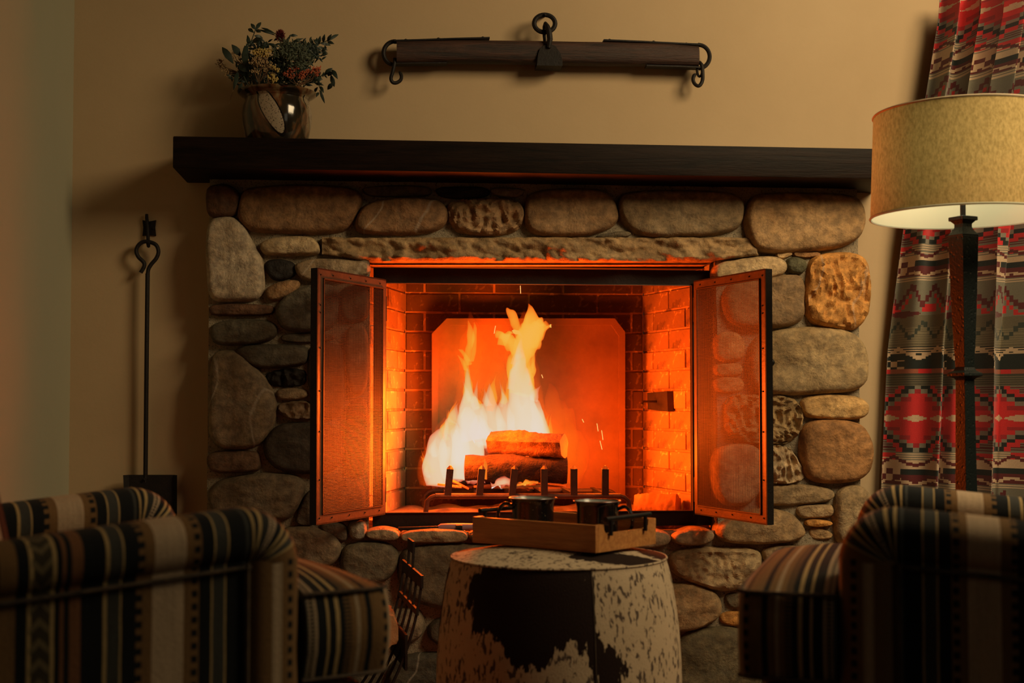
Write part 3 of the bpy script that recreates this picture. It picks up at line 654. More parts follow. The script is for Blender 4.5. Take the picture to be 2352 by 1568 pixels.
door(884, 645, 1178, 727, 617, 1201, -1)
door(1596, 648, 1177, 1761, 624, 1206, 1)

# ------------------------------------------------------------------ cast iron fireback
yfb = .475
pts = [(992,1140),(992,766),(1026,731),(1412,731),(1436,762),(1436,1140)]
f0 = [P(x, y, yfb) for x, y in pts]; cfb = sum(f0, Vector())/6
ins = [P(x, y, yfb) for x, y in ((1006,1140),(1006,776),(1034,746),(1404,746),(1422,772),(1422,1140))]
mb = MB(); n6 = 6
b1 = [p+Vector((0,.022,0)) for p in f0]
mb.add(f0 + [p+Vector((0,.0,0)) for p in ins] + [p+Vector((0,.009,0)) for p in ins] + b1,
       [(i, i+1, n6+i+1, n6+i) for i in range(5)] + [(n6+i, n6+i+1, 2*n6+i+1, 2*n6+i) for i in range(5)] +
       [tuple(range(2*n6, 3*n6))[::-1]] + [(i, 3*n6+i, 3*n6+(i+1) % 6, (i+1) % 6) for i in range(6)] + [tuple(range(3*n6, 4*n6))])
for q in mb.v: q.z = max(q.z, FZ)
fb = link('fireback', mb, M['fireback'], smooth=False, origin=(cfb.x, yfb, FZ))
tag(fb, 'tall iron fireback plate with clipped top corners behind the flames', 'fireback')

# ------------------------------------------------------------------ grate
yg = .20
gr = thing('fire_grate', 'black iron grate with six upright fingers holding the logs', 'grate', (P(1200,1170,yg).x, yg+.12, FZ))
gz = P(1200, 1134, yg).z
for px in (1030, 1103, 1178, 1252, 1320, 1392):
    b = P(px-2, 1136, yg); t_ = P(px + (4 if px < 1200 else -2), 1076, yg-.01)
    mb = MB(); mb.bar(b+Vector((0,.26,0)), b+Vector((0,-.004,0)), .012, .012)
    mb.bar(b+Vector((0,0,-.006)), t_, .020, .014, (0,1,0)); mb.tube([t_, t_+(t_-b)*.12], [.010, .003], 4)
    link('finger_bar', mb, M['hot_iron'], gr, bevel=0, smooth=False)
for dy in (0, .22):
    a = P(1000, 1139, yg)+Vector((0,dy,0)); b = P(1425, 1139, yg)+Vector((0,dy,0))
    link('cross_bar', MB().tube([a, b], .0085, 8), M['hot_iron'], gr)
    for s_, e in ((1, a), (-1, b)):
        pts = [e, e+Vector((-s_*.012,0,-.004)), e+Vector((-s_*.024,0,-.014)), Vector((e.x-s_*.03, e.y, FZ+.0))]
        link('leg', MB().tube(pts, .0075, 8), M['hot_iron'], gr)

# ------------------------------------------------------------------ logs
def log(name, label, a, b, r, poly, m, group=None, cutend=1, seed=0, cutm='cutwood'):
    a, b = Vector(a), Vector(b); d = (b-a).normalized(); x = d.cross(Vector((0,0,1))).normalized(); z = x.cross(d)
    n = 28; NS = 26; v = []
    root = thing(name, label, 'log', (a+b)/2, 0, group)
    for i in range(NS+1):
        t = i/NS; c = a.lerp(b, t)
        for k in range(n):
            an = 2*PI*k/n; rr = r*(1+.20*noise.noise(Vector((math.cos(an)*1.5+seed, math.sin(an)*1.5, t*3)))+.13*noise.noise(Vector((math.cos(an)*5, math.sin(an)*5, t*14+seed))))
            if poly: rr *= 1/max(.72, math.cos(((an+seed) % (2*PI/poly))-PI/poly))*.86
            v.append(c + x*math.cos(an)*rr + z*math.sin(an)*rr)
    f = [(i*n+k, i*n+(k+1) % n, (i+1)*n+(k+1) % n, (i+1)*n+k) for i in range(NS) for k in range(n)]
    link('bark', MB().add(v, f), m, root, flatang=50)
    for e, idx in ((0, 0), (1, NS)):
        ring = v[idx*n:(idx+1)*n]; cc = sum(ring, Vector())/n
        dd = d*(1 if e else -1)*.002
        mid = [cc + (p-cc)*.5 + dd for p in ring]
        vv = [p for p in ring]+mid+[cc+dd*1.5]
        ff = [(k, (k+1) % n, n+(k+1) % n, n+k) for k in range(n)] + [(n+k, n+(k+1) % n, 2*n) for k in range(n)]
        link('cut_end', MB().add(vv, ff), M[cutm], root, smooth=False)
    return root
log('log', 'split log lying topmost on the fire with bare end facing right', P(1128, 1018, .33), P(1296, 1023, .22), .038, 5, M['bark'], seed=1)
log('log', 'charred log resting on the grate bars under the split log', P(1068, 1074, .27), P(1302, 1078, .25), .039, 0, M['charred'], seed=3, cutm='charred')
log('log', 'burning log at the back of the grate behind the flames', P(1020, 1092, .38), P(1240, 1080, .40), .035, 0, M['charred'], seed=5, cutm='charred')
log('log', 'loose split log lying on the firebox floor at right', P(1462, 1163, .30), P(1558, 1160, .24), .036, 4, M['cutwood'], seed=.4)
kind = [(1005,1112,1060,1118),(1040,1104,1075,1122),(1090,1117,1160,1112),(1150,1119,1250,1116),(1230,1112,1300,1118),(1190,1107,1215,1125)]
for i, (xa, ya, xb, yb) in enumerate(kind):
    a = P(xa, ya, .24+.01*i); b = P(xb, yb, .24+.03*(i % 3))
    o = link('wood_splinter', MB().bar(a, b, .012, .006), M['cutwood'], smooth=False, origin=(a+b)/2)
    tag(o, ['leftmost thin wood splinter on the grate beneath the tall left flames','short wood splinter on the grate just left of the charred log','long wood splinter lying on the grate under the left half of the charred log','long wood splinter on the grate under the middle of the charred log','wood splinter on the grate under the right end of the charred log','slanting short wood splinter on the grate by the small middle flame'][i], 'kindling', 'splinters on the grate')

# ------------------------------------------------------------------ flames: glowing gas bodies
def flame_mat(name, dens, R=.9, G=.66, B=.60, sg=.26, sb=.06):
    m = bpy.data.materials.new(name); m.use_nodes = True; nt = m.node_tree; nt.nodes.clear()
    out = nt.nodes.new('ShaderNodeOutputMaterial'); ad = nt.nodes.new('ShaderNodeAddShader')
    ab = nt.nodes.new('ShaderNodeVolumeAbsorption'); em = nt.nodes.new('ShaderNodeEmission')
    ab.inputs['Color'].default_value = (0, 1-sg, 1-sb, 1); ab.inputs['Density'].default_value = dens
    em.inputs['Color'].default_value = (R, G*sg, B*sb, 1); em.inputs['Strength'].default_value = dens
    nt.links.new(ab.outputs[0], ad.inputs[0]); nt.links.new(em.outputs[0], ad.inputs[1]); nt.links.new(ad.outputs[0], out.inputs['Volume'])
    return m
M['flame'] = flame_mat('flame_gas', 330, .80, .69, .62, sg=.12, sb=.06)
M['flame_soft'] = flame_mat('flame_gas_thin', 320, .92, .46, .08, .17, .06)
M['flame_haze'] = flame_mat('flame_gas_faint', 9, .95, .22, .01, .28, .08)
fl = thing('fire', 'tall yellow and white flames rising from the burning logs', 'fire', (P(1130,1110,.3).x, .32, gz))
def catmull(pts, k):
    out = []; n = len(pts)
    for i in range(n-1):
        p0, p1, p2, p3 = pts[max(i-1,0)], pts[i], pts[i+1], pts[min(i+2,n-1)]
        for j in range(k):
            t = j/k
            out.append(tuple(.5*((2*b)+(-a+c)*t+(2*a-5*b+4*c-d)*t*t+(-a+3*b-3*c+d)*t**3) for a, b, c, d in zip(p0, p1, p2, p3)))
    out.append(pts[-1]); return out
def tongue(spine, y, m, name='flame_tongue', th=.62, wob=1.0, y2=None):
    sp = catmull([tuple(map(float, s)) for s in spine], 9); n = 22; v = []; sd = random.uniform(0, 50)
    for i, (px, py, hw) in enumerate(sp):
        t = i/(len(sp)-1); yy = y + ((y2 if y2 is not None else y)-y)*t
        c = P(px, py, yy); r = max(hw, .4)*pxm(yy)
        for k in range(n):
            an = 2*PI*k/n; ca, sa = math.cos(an), math.sin(an)
            q = Vector((c.x + ca*r, c.y + sa*r*th, c.z))
            nz = noise.noise(Vector((q.x*30+sd, q.y*30, q.z*9)))*.9 + noise.noise(Vector((q.x*70, q.y*70+sd, q.z*22)))*.45
            g = min(1, r/.03)
            q.x += ca*nz*.016*wob*g + noise.noise(Vector((sd, 1.3, q.z*24)))*.006*wob; q.y += sa*nz*.008*wob*g; q.z += noise.noise(Vector((q.x*55, q.y*55, sd)))*.03*wob*g
            v.append(q)
    f = [(i*n+k, i*n+(k+1) % n, (i+1)*n+(k+1) % n, (i+1)*n+k) for i in range(len(sp)-1) for k in range(n)]
    f.append(tuple(reversed(range(n)))); f.append(tuple((len(sp)-1)*n+k for k in range(n)))
    return link(name, MB().add(v, f), m, fl)
TG = [
 ([(1212,1012,52),(1207,960,46),(1198,910,32),(1193,870,26),(1189,842,21),(1192,818,13),(1196,795,7),(1200,775,1)], .33, 'flame'),
 ([(1196,900,30),(1194,860,29),(1194,825,27),(1198,795,24),(1204,768,20),(1208,745,8),(1211,725,1)], .345, 'flame_soft'),
 ([(1245,1018,22),(1236,975,16),(1226,935,8),(1216,905,2)], .34, 'flame'),
 ([(1203,830,14),(1212,800,24),(1222,772,30),(1236,752,26),(1250,742,15),(1266,752,1)], .335, 'flame_soft'),
 ([(1208,800,20),(1216,765,26),(1224,738,22),(1220,716,11),(1213,697,1)], .32, 'flame_soft'),
 ([(1192,815,16),(1180,792,20),(1166,778,20),(1152,768,15),(1143,758,3)], .34, 'flame_soft'),
 ([(1197,785,10),(1189,755,12),(1180,730,11),(1170,712,7),(1166,706,2)], .35, 'flame_soft'),
 ([(1150,792,9),(1158,775,13),(1172,764,12),(1190,768,6),(1200,775,1)], .35, 'flame_soft'),
 ([(1232,790,4),(1240,775,9),(1250,757,9),(1262,748,5),(1268,744,1)], .33, 'flame_soft'),
 ([(1220,855,9),(1222,820,9),(1219,790,6),(1216,775,1)], .33, 'flame_soft'),
 ([(1168,1010,26),(1164,970,24),(1160,935,18),(1156,912,7),(1152,898,1)], .36, 'flame'),
 ([(1130,1005,30),(1132,965,26),(1128,930,15),(1124,905,9),(1126,880,1)], .35, 'flame'),
 ([(1092,1010,36),(1086,960,34),(1082,925,24),(1076,895,11),(1075,868,6),(1074,845,1)], .34, 'flame'),
 ([(1076,930,14),(1074,880,10),(1073,840,9),(1074,810,9),(1079,785,9),(1080,760,6),(1076,735,1)], .35, 'flame_soft'),
 ([(1082,830,6),(1090,805,6),(1092,780,6),(1091,758,4),(1088,740,1)], .36, 'flame_soft'),
 ([(1072,850,6),(1064,836,6),(1056,824,4),(1050,815,1)], .34, 'flame_soft'),
 ([(1076,838,6),(1068,818,6),(1060,805,4),(1053,802,1)], .34, 'flame_soft'),
 ([(1082,1104,36),(1076,1070,42),(1074,1030,40),(1070,995,34),(1072,960,22),(1072,935,6)], .36, 'flame'),
 ([(1050,1105,28),(1046,1060,34),(1043,1020,30),(1040,990,20),(1034,970,12),(1032,958,2)], .33, 'flame'),
 ([(1008,1110,28),(1004,1080,30),(1003,1045,28),(1005,1020,24),(1012,1004,16),(1022,985,10),(1030,965,2)], .33, 'flame'),
 ([(990,1085,12),(982,1065,9),(974,1055,5),(966,1048,1)], .33, 'flame_soft'),
 ([(1130,1028,30),(1110,1000,30),(1100,975,20),(1100,955,6)], .37, 'flame'),
 ([(1146,1116,22),(1152,1104,17),(1154,1092,9),(1152,1078,1)], .235, 'flame'),
 ([(1112,1100,6),(1111,1082,6),(1114,1066,4),(1112,1052,1)], .215, 'flame_soft'),
 ([(1205,1112,15),(1216,1108,14),(1232,1100,7),(1237,1088,1)], .24, 'flame_soft'),
 ([(1180,1110,6),(1176,1098,5),(1170,1086,1)], .24, 'flame_soft'),
]
for sp, y, m in TG: tongue(sp, y, M[m])
HZ = [
 ([(1215,1020,66),(1208,950,56),(1200,880,42),(1196,820,38),(1204,770,34),(1212,715,10)], .36),
 ([(1285,1060,34),(1290,1010,44),(1284,960,36),(1272,915,20),(1262,880,4)], .40),
 ([(1300,1110,30),(1318,1060,34),(1316,1010,24),(1300,960,6)], .42),
 ([(1090,1010,60),(1082,940,44),(1078,880,26),(1082,810,26),(1084,750,14),(1080,715,2)], .37),
 ([(1130,960,44),(1140,900,34),(1144,850,22),(1140,800,4)], .39),
 ([(1010,1115,44),(1004,1060,42),(1012,1010,32),(1030,960,8)], .36),
]
for sp, y in HZ: tongue(sp, y, M['flame_haze'], 'flame_glow', .7, .8)
random.seed(5)
EDGE = [(975,1100),(985,1050),(1000,1010),(1025,975),(1045,940),(1062,890),(1085,900),(1105,930),(1120,905),(1140,900),(1160,905),(1175,870),(1180,820),(1205,800),(1220,850),(1228,900),(1240,950),(1258,985),(1262,1005)]
for q_ in range(34):
    i = random.uniform(0, len(EDGE)-1.001); a, b = EDGE[int(i)], EDGE[int(i)+1]; t_ = i-int(i)
    x = a[0]*(1-t_)+b[0]*t_; y = a[1]*(1-t_)+b[1]*t_; h = random.uniform(22, 60); w_ = random.uniform(4, 10); dx = random.uniform(-9, 9)
    tongue([(x+4*(1 if x < 1120 else -1), y+h*.7, w_), (x, y+h*.25, w_*1.1), (x+dx*.5, y-h*.2, w_*.7), (x+dx, y-h*.5, w_*.3), (x+dx*1.6, y-h*.75, .4)], random.uniform(.31, .39), M['flame_soft' if random.random() < .65 else 'flame'], wob=1.3)
t = NT('spark'); t.set(Base_Color=(0,0,0,1), Emission_Color=(1,.45,.12,1), Emission_Strength=1.4); M['spark'] = t.m
for (a, b, c, d) in ((1195,656,1196,674),(1138,748,1135,766),(1382,988,1385,1010),(1371,972,1374,990),(1378,1012,1383,1032),(1337,962,1341,970),(1068,938,1058,960),(1244,860,1247,868)):
    y = .36
    o = link('spark', MB().tube([P(a,b,y), P(c,d,y)], .0011, 5), M['spark'], fl)

# ------------------------------------------------------------------ mantel
ym = -.16
A = P(397, 312, ym); B = P(397, 385, ym); R_ = P(2075, 380, ym)
mt = MB(); mt.box((A.x, ym, B.z), (R_.x, YW-.001, A.z))
mo = link('mantel_shelf', mt, M['mantel_wood'], bevel=.004, origin=((A.x+R_.x)/2, ym, B.z))
tag(mo, 'long dark stained timber mantel beam running above the stone fireplace', 'mantel')
MZ = A.z

# ------------------------------------------------------------------ glazed pot on the mantel
yp = -.03; pc = P(636, 312, yp); k = pxm(yp)
def glaze():
    t = NT('brown_speckled_glaze'); v = t.obj(); uv = t.n('ShaderNodeTexCoord').outputs['UV']
    w1 = t.noise(t.n('ShaderNodeMapping', {'Vector': v, 'Scale': (14, 14, 6), 'Rotation': (0, .6, 0)}).outputs[0], 1, 3, .5, 1.2)
    c = t.ramp(w1, [(.3,(.012,.010,.007)),(.48,(.03,.022,.012)),(.56,(.12,.05,.02)),(.66,(.20,.15,.08))])
    sp = t.noise(v, 260, 2, .6)
    sep = t.n('ShaderNodeSeparateXYZ', {0: uv}); U, V = sep.outputs[0], sep.outputs[1]
    # pale speckled leaf shapes brushed diagonally around the belly
    rep = t.math('SUBTRACT', t.math('MODULO', t.math('ADD', U, .085), .25), .125)
    a = t.math('ADD', t.math('MULTIPLY', rep, .62), t.math('MULTIPLY', t.math('SUBTRACT', V, .088), .62))
    b = t.math('SUBTRACT', t.math('MULTIPLY', t.math('SUBTRACT', V, .088), .8), t.math('MULTIPLY', rep, .50))
    d = t.math('ADD', t.math('POWER', t.math('ABSOLUTE', t.math('DIVIDE', a, .026)), 2), t.math('POWER', t.math('ABSOLUTE', t.math('DIVIDE', b, .078)), 2))
    leaf = t.math('LESS_THAN', d, 1); edge = t.math('MULTIPLY', t.math('GREATER_THAN', d, 1), t.math('LESS_THAN', d, 1.35))
    pale = t.mix(t.ramp(sp, [(.36,(1,1,1)),(.44,(0,0,0))]), (.30,.24,.165), (.05,.035,.02))
    c = t.mix(edge, c, (.008,.006,.005)); c = t.mix(leaf, c, pale)
    t.set(Base_Color=c, Roughness=t.mix(leaf, (.12,.12,.12), (.55,.55,.55)), Coat_Weight=.4, Coat_Roughness=.08)
    t.bump(t.noise(v, 40, 3), .15, .002); return t.m
M['glaze'] = glaze()
prof = [(x*k, z*k) for x, z in ((61,0),(65,4),(72,22),(77,48),(79,72),(77,90),(73,100),(72,107),(76,112),(84,117),(89,121),(90,124),(85,126),(76,122),(66,112),(62,90),(66,60),(62,12))]
pot = thing('flower_pot', 'glazed brown pottery pot with pale leaf marks on the mantel', 'pot', (pc.x, yp, MZ), -.35)
link('body', MB().lathe(prof[:9], n=56), M['glaze'], pot, local=True)
link('rim', MB().lathe(prof[8:], n=56, cap0=False, cap1=True), M['glaze'], pot, local=True)
# dried bouquet: every stem a thing of its own
GRN = simple('dark_green_leaf', (.018,.035,.022), (.01,.018,.014), 30, .55)
GRN2 = simple('grey_green_leaf', (.07,.085,.05), (.035,.05,.03), 30, .7)
STEMM = simple('dry_stem', (.16,.07,.03), (.08,.05,.02), 30, .8)
YEL = simple('dusty_yellow_flower', (.50,.34,.10), (.30,.22,.06), 40, .9)
BEI = simple('beige_seed_flower', (.36,.24,.11), (.18,.11,.05), 40, .9)
RED = simple('deep_red_bristle', (.16,.012,.012), (.08,.005,.008), 40, .9)
RUST = simple('rust_red_flower', (.42,.09,.03), (.16,.03,.015), 40, .9)
def leaf_mesh(mb, base, tip, wd, nrm=(0,-1,0), curl=.15):
    base, tip = Vector(base), Vector(tip); d = tip-base; L = d.length; d.normalize()
    x = d.cross(Vector(nrm)).normalized(); nn = x.cross(d)
    rows = [(0,.12),(.18,.62),(.42,1.0),(.68,.78),(.88,.36),(1,0.02)]; v = []
    for t_, w_ in rows:
        c = base + d*L*t_ + nn*curl*L*math.sin(t_*PI)
        v += [c - x*wd*w_/2, c - nn*wd*.14*w_, c + x*wd*w_/2, c + nn*.0006]
    f = []
    for i in range(len(rows)-1):
        for q in range(4): a = i*4+q; b = i*4+(q+1) % 4; f.append((a, b, b+4, a+4))
    f.append((3,2,1,0)); n = (len(rows)-1)*4; f.append((n,n+1,n+2,n+3)); mb.add(v, f)
PB = Vector((pc.x, yp, MZ+.085))
def Q(px, py, dy=0): return P(px, py, yp+dy)
def sprig(label, path, leaves, wd, m, grp=None, dy=0, name='leafy_sprig', stem=.0014):
    pts = [PB + Vector(((Q(path[0][0], path[0][1]).x-PB.x)*.4, dy*.3, 0))] + [Q(x, y, dy) for x, y in path]
    root = thing(name, label, 'foliage', PB, 0, grp)
    link('stem', MB().tube(pts, stem, 5), M_stem, root)
    for bx, by, tx, ty in leaves:
        mb = MB(); leaf_mesh(mb, Q(bx, by, dy), Q(tx, ty, dy+random.uniform(-.025, .02)), wd*k); link('leaf', mb, m, root, origin=Q(bx, by, dy))
    return root
M_stem = simple('green_stem', (.03,.04,.02), (.02,.025,.015), 30, .7)
sprig('tall leafy sprig at the upper left of the bouquet', [(572,130),(577,95),(586,70),(590,60)],
      [(577,105,566,90),(575,108,568,80),(583,75,570,66),(587,70,600,51),(587,68,576,54),(588,70,600,74),(584,82,604,88),(582,92,603,90),(580,95,600,98),(578,100,570,108)], 9, GRN)
sprig('long curved leaf arching over to the red bristle flower', [(590,150),(592,80)], [(592,68,634,82),(600,64,636,80)], 6, GRN, dy=.01)
sprig('leafy sprig reaching to the upper right above the pot', [(690,150),(712,112),(738,98),(756,92)],
      [(712,112,700,98),(716,110,716,92),(728,104,728,86),(732,102,736,82),(742,97,746,78),(752,95,762,78),(754,94,778,79),(752,96,768,101),(736,100,760,104),(726,112,744,110),(720,118,742,122),(712,124,740,130)], 8, GRN)
sprig('broad dark leaves fanning out at the left of the bouquet', [(570,160),(540,140)],
      [(536,146,510,108),(534,142,512,112),(560,150,568,100),(566,160,562,104),(545,150,571,178),(548,148,568,166),(552,128,532,102)], 16, GRN, dy=-.03)
sprig('thin drooping leaves hanging over the left rim of the pot', [(560,175),(545,190)], [(548,168,536,208),(546,165,540,202),(556,190,548,215)], 10, GRN, dy=-.05)
sprig('curling leaves drooping past the right rim of the pot', [(700,175),(735,175),(752,170)],
      [(745,172,764,156),(762,160,776,182),(760,172,768,200),(766,190,752,206),(752,172,768,168)], 11, GRN, dy=-.01)
sprig('small dark leafy sprig hanging low beside the pot handle side', [(705,180),(730,190),(740,214)],
      [(722,186,742,182),(724,192,744,196),(730,200,722,212),(734,206,746,238),(732,212,726,224),(736,198,744,214),(716,184,726,170),(728,186,738,176)], 7, GRN, dy=-.03)
sprig('narrow leaves curving up in the middle of the bouquet', [(650,150),(648,105)],
      [(650,112,670,78),(664,82,684,82),(666,101,698,88),(640,108,612,100),(636,112,622,104),(646,118,672,98)], 7, GRN, dy=.0)
random.seed(11)
def tufts(label, pts, n, size, m, dy, spread):
    root = thing('foliage_tuft', label, 'foliage', PB)
    mb = MB()
    for _ in range(n):
        a = random.choice(pts); x, y = a[0]+random.gauss(0, spread), a[1]+random.gauss(0, spread*.7)
        b = Q(x, y, dy+random.uniform(-.03, .03)); an = random.uniform(-.2, PI+.2)
        leaf_mesh(mb, b, b+Vector((math.cos(an)*size*k, random.uniform(-.5,.3)*size*k, math.sin(an)*size*k)), size*.33*k)
    link('leaves', mb, m, root); st = MB()
    for a in pts: st.tube([PB, Q(a[0], a[1], dy)], .0014, 5)
    link('stem', st, M_stem, root)
    return root
tufts('grey green feathery foliage filling the right middle of the bouquet', [(665,108),(690,118),(668,130),(700,138),(685,150),(655,120),(640,128)], 700, 10, GRN2, -.035, 9)
tufts('dark dense foliage filling the core of the bouquet', [(590,150),(620,160),(650,165),(680,165),(705,130),(575,165),(700,170),(640,145),(600,110),(715,118),(560,180),(600,185),(640,188),(680,188),(715,180),(590,125),(690,115)], 1100, 14, GRN, .0, 12)
def umbel(label, base, pts, m, r, n, dy, name='dried_flower', stemm=None, cat='flower'):
    root = thing(name, label, cat, PB)
    st = MB(); bp = Q(*base, dy)
    st.tube([PB, bp], .0016, 5)
    for x, y in pts: st.tube([bp, Q((base[0]+x)/2+(x-base[0])*.2, (base[1]+y)/2+2, dy), Q(x, y, dy)], .0009, 4)
    link('stem', st, stemm or STEMM, root)
    fl_ = MB()
    for x, y in pts:
        for _ in range(n):
            c = Q(x+random.gauss(0, r), y+random.gauss(0, r*.6), dy+random.gauss(0, r*k*.8)); e = random.uniform(1.0, 2.2)*k
            a = random.uniform(0, PI)
            v = [c+Vector(q)*e for q in ((1,0,0),(math.cos(2.1),math.sin(2.1),0),(math.cos(4.2),math.sin(4.2),0),(0,0,1.5),(0,0,-1.2))]
            fl_.add(v, [(0,1,3),(1,2,3),(2,0,3),(1,0,4),(2,1,4),(0,2,4)])
    o = link('florets', fl_, m, root, smooth=False); o['kind'] = 'stuff'; return root
umbel('dusty yellow flat flower head in the upper middle of the bouquet', (608,150), [(585,120),(596,115),(608,118),(618,117),(602,126),(612,127),(592,122)], YEL, 4, 34, -.05)
umbel('beige lace flower head left of centre above the pot rim', (594,190), [(580,140),(590,134),(602,142),(612,146),(620,152),(584,148),(598,150),(608,158),(586,164),(612,162)], BEI, 5, 26, -.055)
umbel('small pale yellow flower hanging near the pot rim', (622,170), [(628,155),(636,160),(624,172),(630,180),(628,186),(622,178)], YEL, 3.5, 22, -.07)
umbel('rust red umbrella flower head at the right of the bouquet', (686,198), [(658,170),(668,162),(680,158),(690,170),(700,166),(712,164),(722,160),(730,158),(696,178),(672,176),(728,168)], RUST, 4.5, 30, -.06)
umbel('dried seed head standing out at the far left of the bouquet', (545,165), [(500,146),(506,140),(512,150),(518,160),(524,166),(520,172),(508,154)], BEI, 3, 16, -.01)
umbel('small brown seed head tucked behind the broad leaves', (560,150), [(536,122),(544,118),(540,130),(550,126),(534,134)], BEI, 4, 16, .01)
# red bristle flower
root = thing('bristle_flower', 'deep red bristle flower standing up at the top of the bouquet', 'flower', PB)
link('stem', MB().tube([PB, Q(644, 120), Q(645, 92)], .0016, 5), STEMM, root)
mb = MB(); c = Q(644, 82)
for _ in range(320):
    d = Vector((random.gauss(0,1), random.gauss(0,1), random.gauss(.2,1.3))).normalized()
    L = random.uniform(9, 13)*k; d.z *= 1.25
    mb.bar(c+Vector((0,0,-6*k*random.random()+2*k)), c+d*L, .0011, .0011)
link('bristles', mb, RED, root, smooth=False)['kind'] = 'stuff'
o = link('dry_straw', MB().tube([Q(545,180,-.03), Q(536,205,-.03), Q(526,238,-.03)], .0009, 5), BEI); tag(o, 'single dry straw sticking down at the left of the pot', 'straw')

# ------------------------------------------------------------------ wooden yoke bar on the wall
yy = .035
yk = thing('yoke_bar', 'old wooden yoke bar with black iron fittings hung above the mantel', 'yoke', P(1256, 125, yy))
K = pxm(yy)
secs = [(911,(96,149)),(940,(96,148.5)),(1000,(94.5,147)),(1060,(93.5,146.5)),(1150,(94,147.5)),(1256,(95.5,149)),(1340,(97,151)),(1430,(98,152)),(1520,(100,153.5)),(1570,(104,155)),(1602,(107,156))]
v = []; f = []; n = 20
sm = catmull([(float(a), float(b[0]), float(b[1])) for a, b in secs], 5)
for i, (px, t_, b_) in enumerate(sm):
    c = P(px, (t_+b_)/2, yy); h = (b_-t_)/2*K
    for q in range(n):
        an = 2*PI*q/n; ca, sa = math.cos(an), math.sin(an)
        se = (abs(ca)**3.0+abs(sa)**3.0)**(-1/3.0)
        g = 1+.03*noise.noise(Vector((c.x*6, ca*3, sa*3)))
        v.append(c+Vector((0, ca*se*.026*g, sa*se*h*g)))
m_ = len(sm)
f = [(i*n+q, i*n+(q+1) % n, (i+1)*n+(q+1) % n, (i+1)*n+q) for i in range(m_-1) for q in range(n)]
f += [tuple(reversed(range(n))), tuple((m_-1)*n+q for q in range(n))]
link('bar', MB().add(v, f), M['yoke_wood'], yk, origin=P(1256,125,yy), flatang=50)
ir = M['iron_matte']
def SM(p): return [Vector(q) for q in catmull([tuple(a) for a in p], 4)]
def arc(cx, cy, rx, ry, a0_, a1_, n=18, y=yy):
    return [P(cx+rx*math.cos(math.radians(a0_+(a1_-a0_)*i/n)), cy-ry*math.sin(math.radians(a0_+(a1_-a0_)*i/n)), y) for i in range(n+1)]
def strap(pts, w_=.03, th=.004):
    mb = MB()
    for a, b in zip(pts[:-1], pts[1:]): mb.bar(a, b, w_, th, (0,0,1))
    return mb
link('end_loop', MB().tube(arc(907, 122, 26, 27, 85, 268), .0062, 8), ir, yk)
link('end_loop', MB().tube(arc(1604, 130, 26, 27, 92, -88), .0062, 8), ir, yk)
link('strap', strap([P(905,96,yy), P(960,94.5,yy), P(1040,91.5,yy), P(1124,89.5,yy)]), ir, yk, smooth=False)
link('strap', strap([P(1385,94.5,yy), P(1470,98,yy), P(1560,102.5,yy), P(1608,104.5,yy)]), ir, yk, smooth=False)
link('strap', strap([P(905,148,yy), P(960,147.5,yy), P(1026,147,yy)]), ir, yk, smooth=False)
link('strap', strap([P(1483,153,yy), P(1560,155,yy), P(1606,157,yy)]), ir, yk, smooth=False)
for px, py in ((932,93),(1007,90),(1109,87.5),(1400,93),(1501,97),(1576,101.5)):
    c = P(px, py, yy); link('bolt_head', MB().lathe([(.005,-.004),(.0055,.0),(.0045,.003),(.002,.0045)], c, 10, True, True), ir, yk)
# centre clip: clevis band with flat tongue and upper hook
c = P(1262, 110, yy-.03)
bd = MB(); v = []; f = []
out = [(1233,150),(1236,125),(1240,112),(1250,104),(1262,100),(1276,106),(1287,122),(1292,140),(1292,151)]
frn = [P(x, y, yy-.032) for x, y in out]; bk = [q+Vector((0,.058,0)) for q in frn]
nn = len(out); bd.add(frn+bk, [tuple(range(nn))] + [tuple(reversed(range(nn, 2*nn)))] + [(i, i+nn, (i+1) % nn+nn, (i+1) % nn) for i in range(nn)])
link('centre_band', bd, ir, yk, smooth=False)
link('hook_link', MB().tube([P(1260,110,yy-.034), P(1263,90,yy-.036), P(1261,72,yy-.038), P(1257,60,yy-.032), P(1253,54,yy-.02), P(1250,62,yy-.012), P(1250,80,yy-.01), P(1252,100,yy-.01)], [.006,.0085,.0085,.007,.006,.005,.005,.005], 8), ir, yk)
link('hanging_ring', MB().tube([P(1251+24*math.cos(a*PI/14), 54+20*math.sin(a*PI/14), yy-.018) for a in range(28)], .0068, 8, closed=True), ir, yk)
o = link('nail', MB().tube([P(1251, 37, YW), P(1251, 36, yy-.025), P(1253, 33, yy-.03)], .0035, 8), ir); tag(o, 'bent black nail in the wall carrying the yoke ring', 'nail')
link('hook', MB().tube(SM([P(907,134,yy-.01), P(906,146,yy-.012), P(902,165,yy-.012), P(898,180,yy-.01), P(902,189,yy-.008), P(911,190,yy-.006), P(920,184,yy-.004), P(922,174,yy-.004), P(917,164,yy-.004)]), [.0052]*30+[.0045,.0035,.0022], 8), ir, yk)
link('hook', MB().tube(SM([P(1606,143,yy), P(1612,150,yy-.01), P(1614,170,yy-.012), P(1613,186,yy-.01), P(1606,197,yy-.01), P(1597,194,yy-.008), P(1592,184,yy-.006), P(1594,174,yy-.006), P(1599,170,yy-.006)]), [.0054]*30+[.0045,.0035,.0022], 8), ir, yk)
link('hook_eye', MB().tube([P(1607+6*math.cos(a*PI/8), 160+16*math.sin(a*PI/8), yy-.004) for a in range(16)], .0038, 6, closed=True), ir, yk)

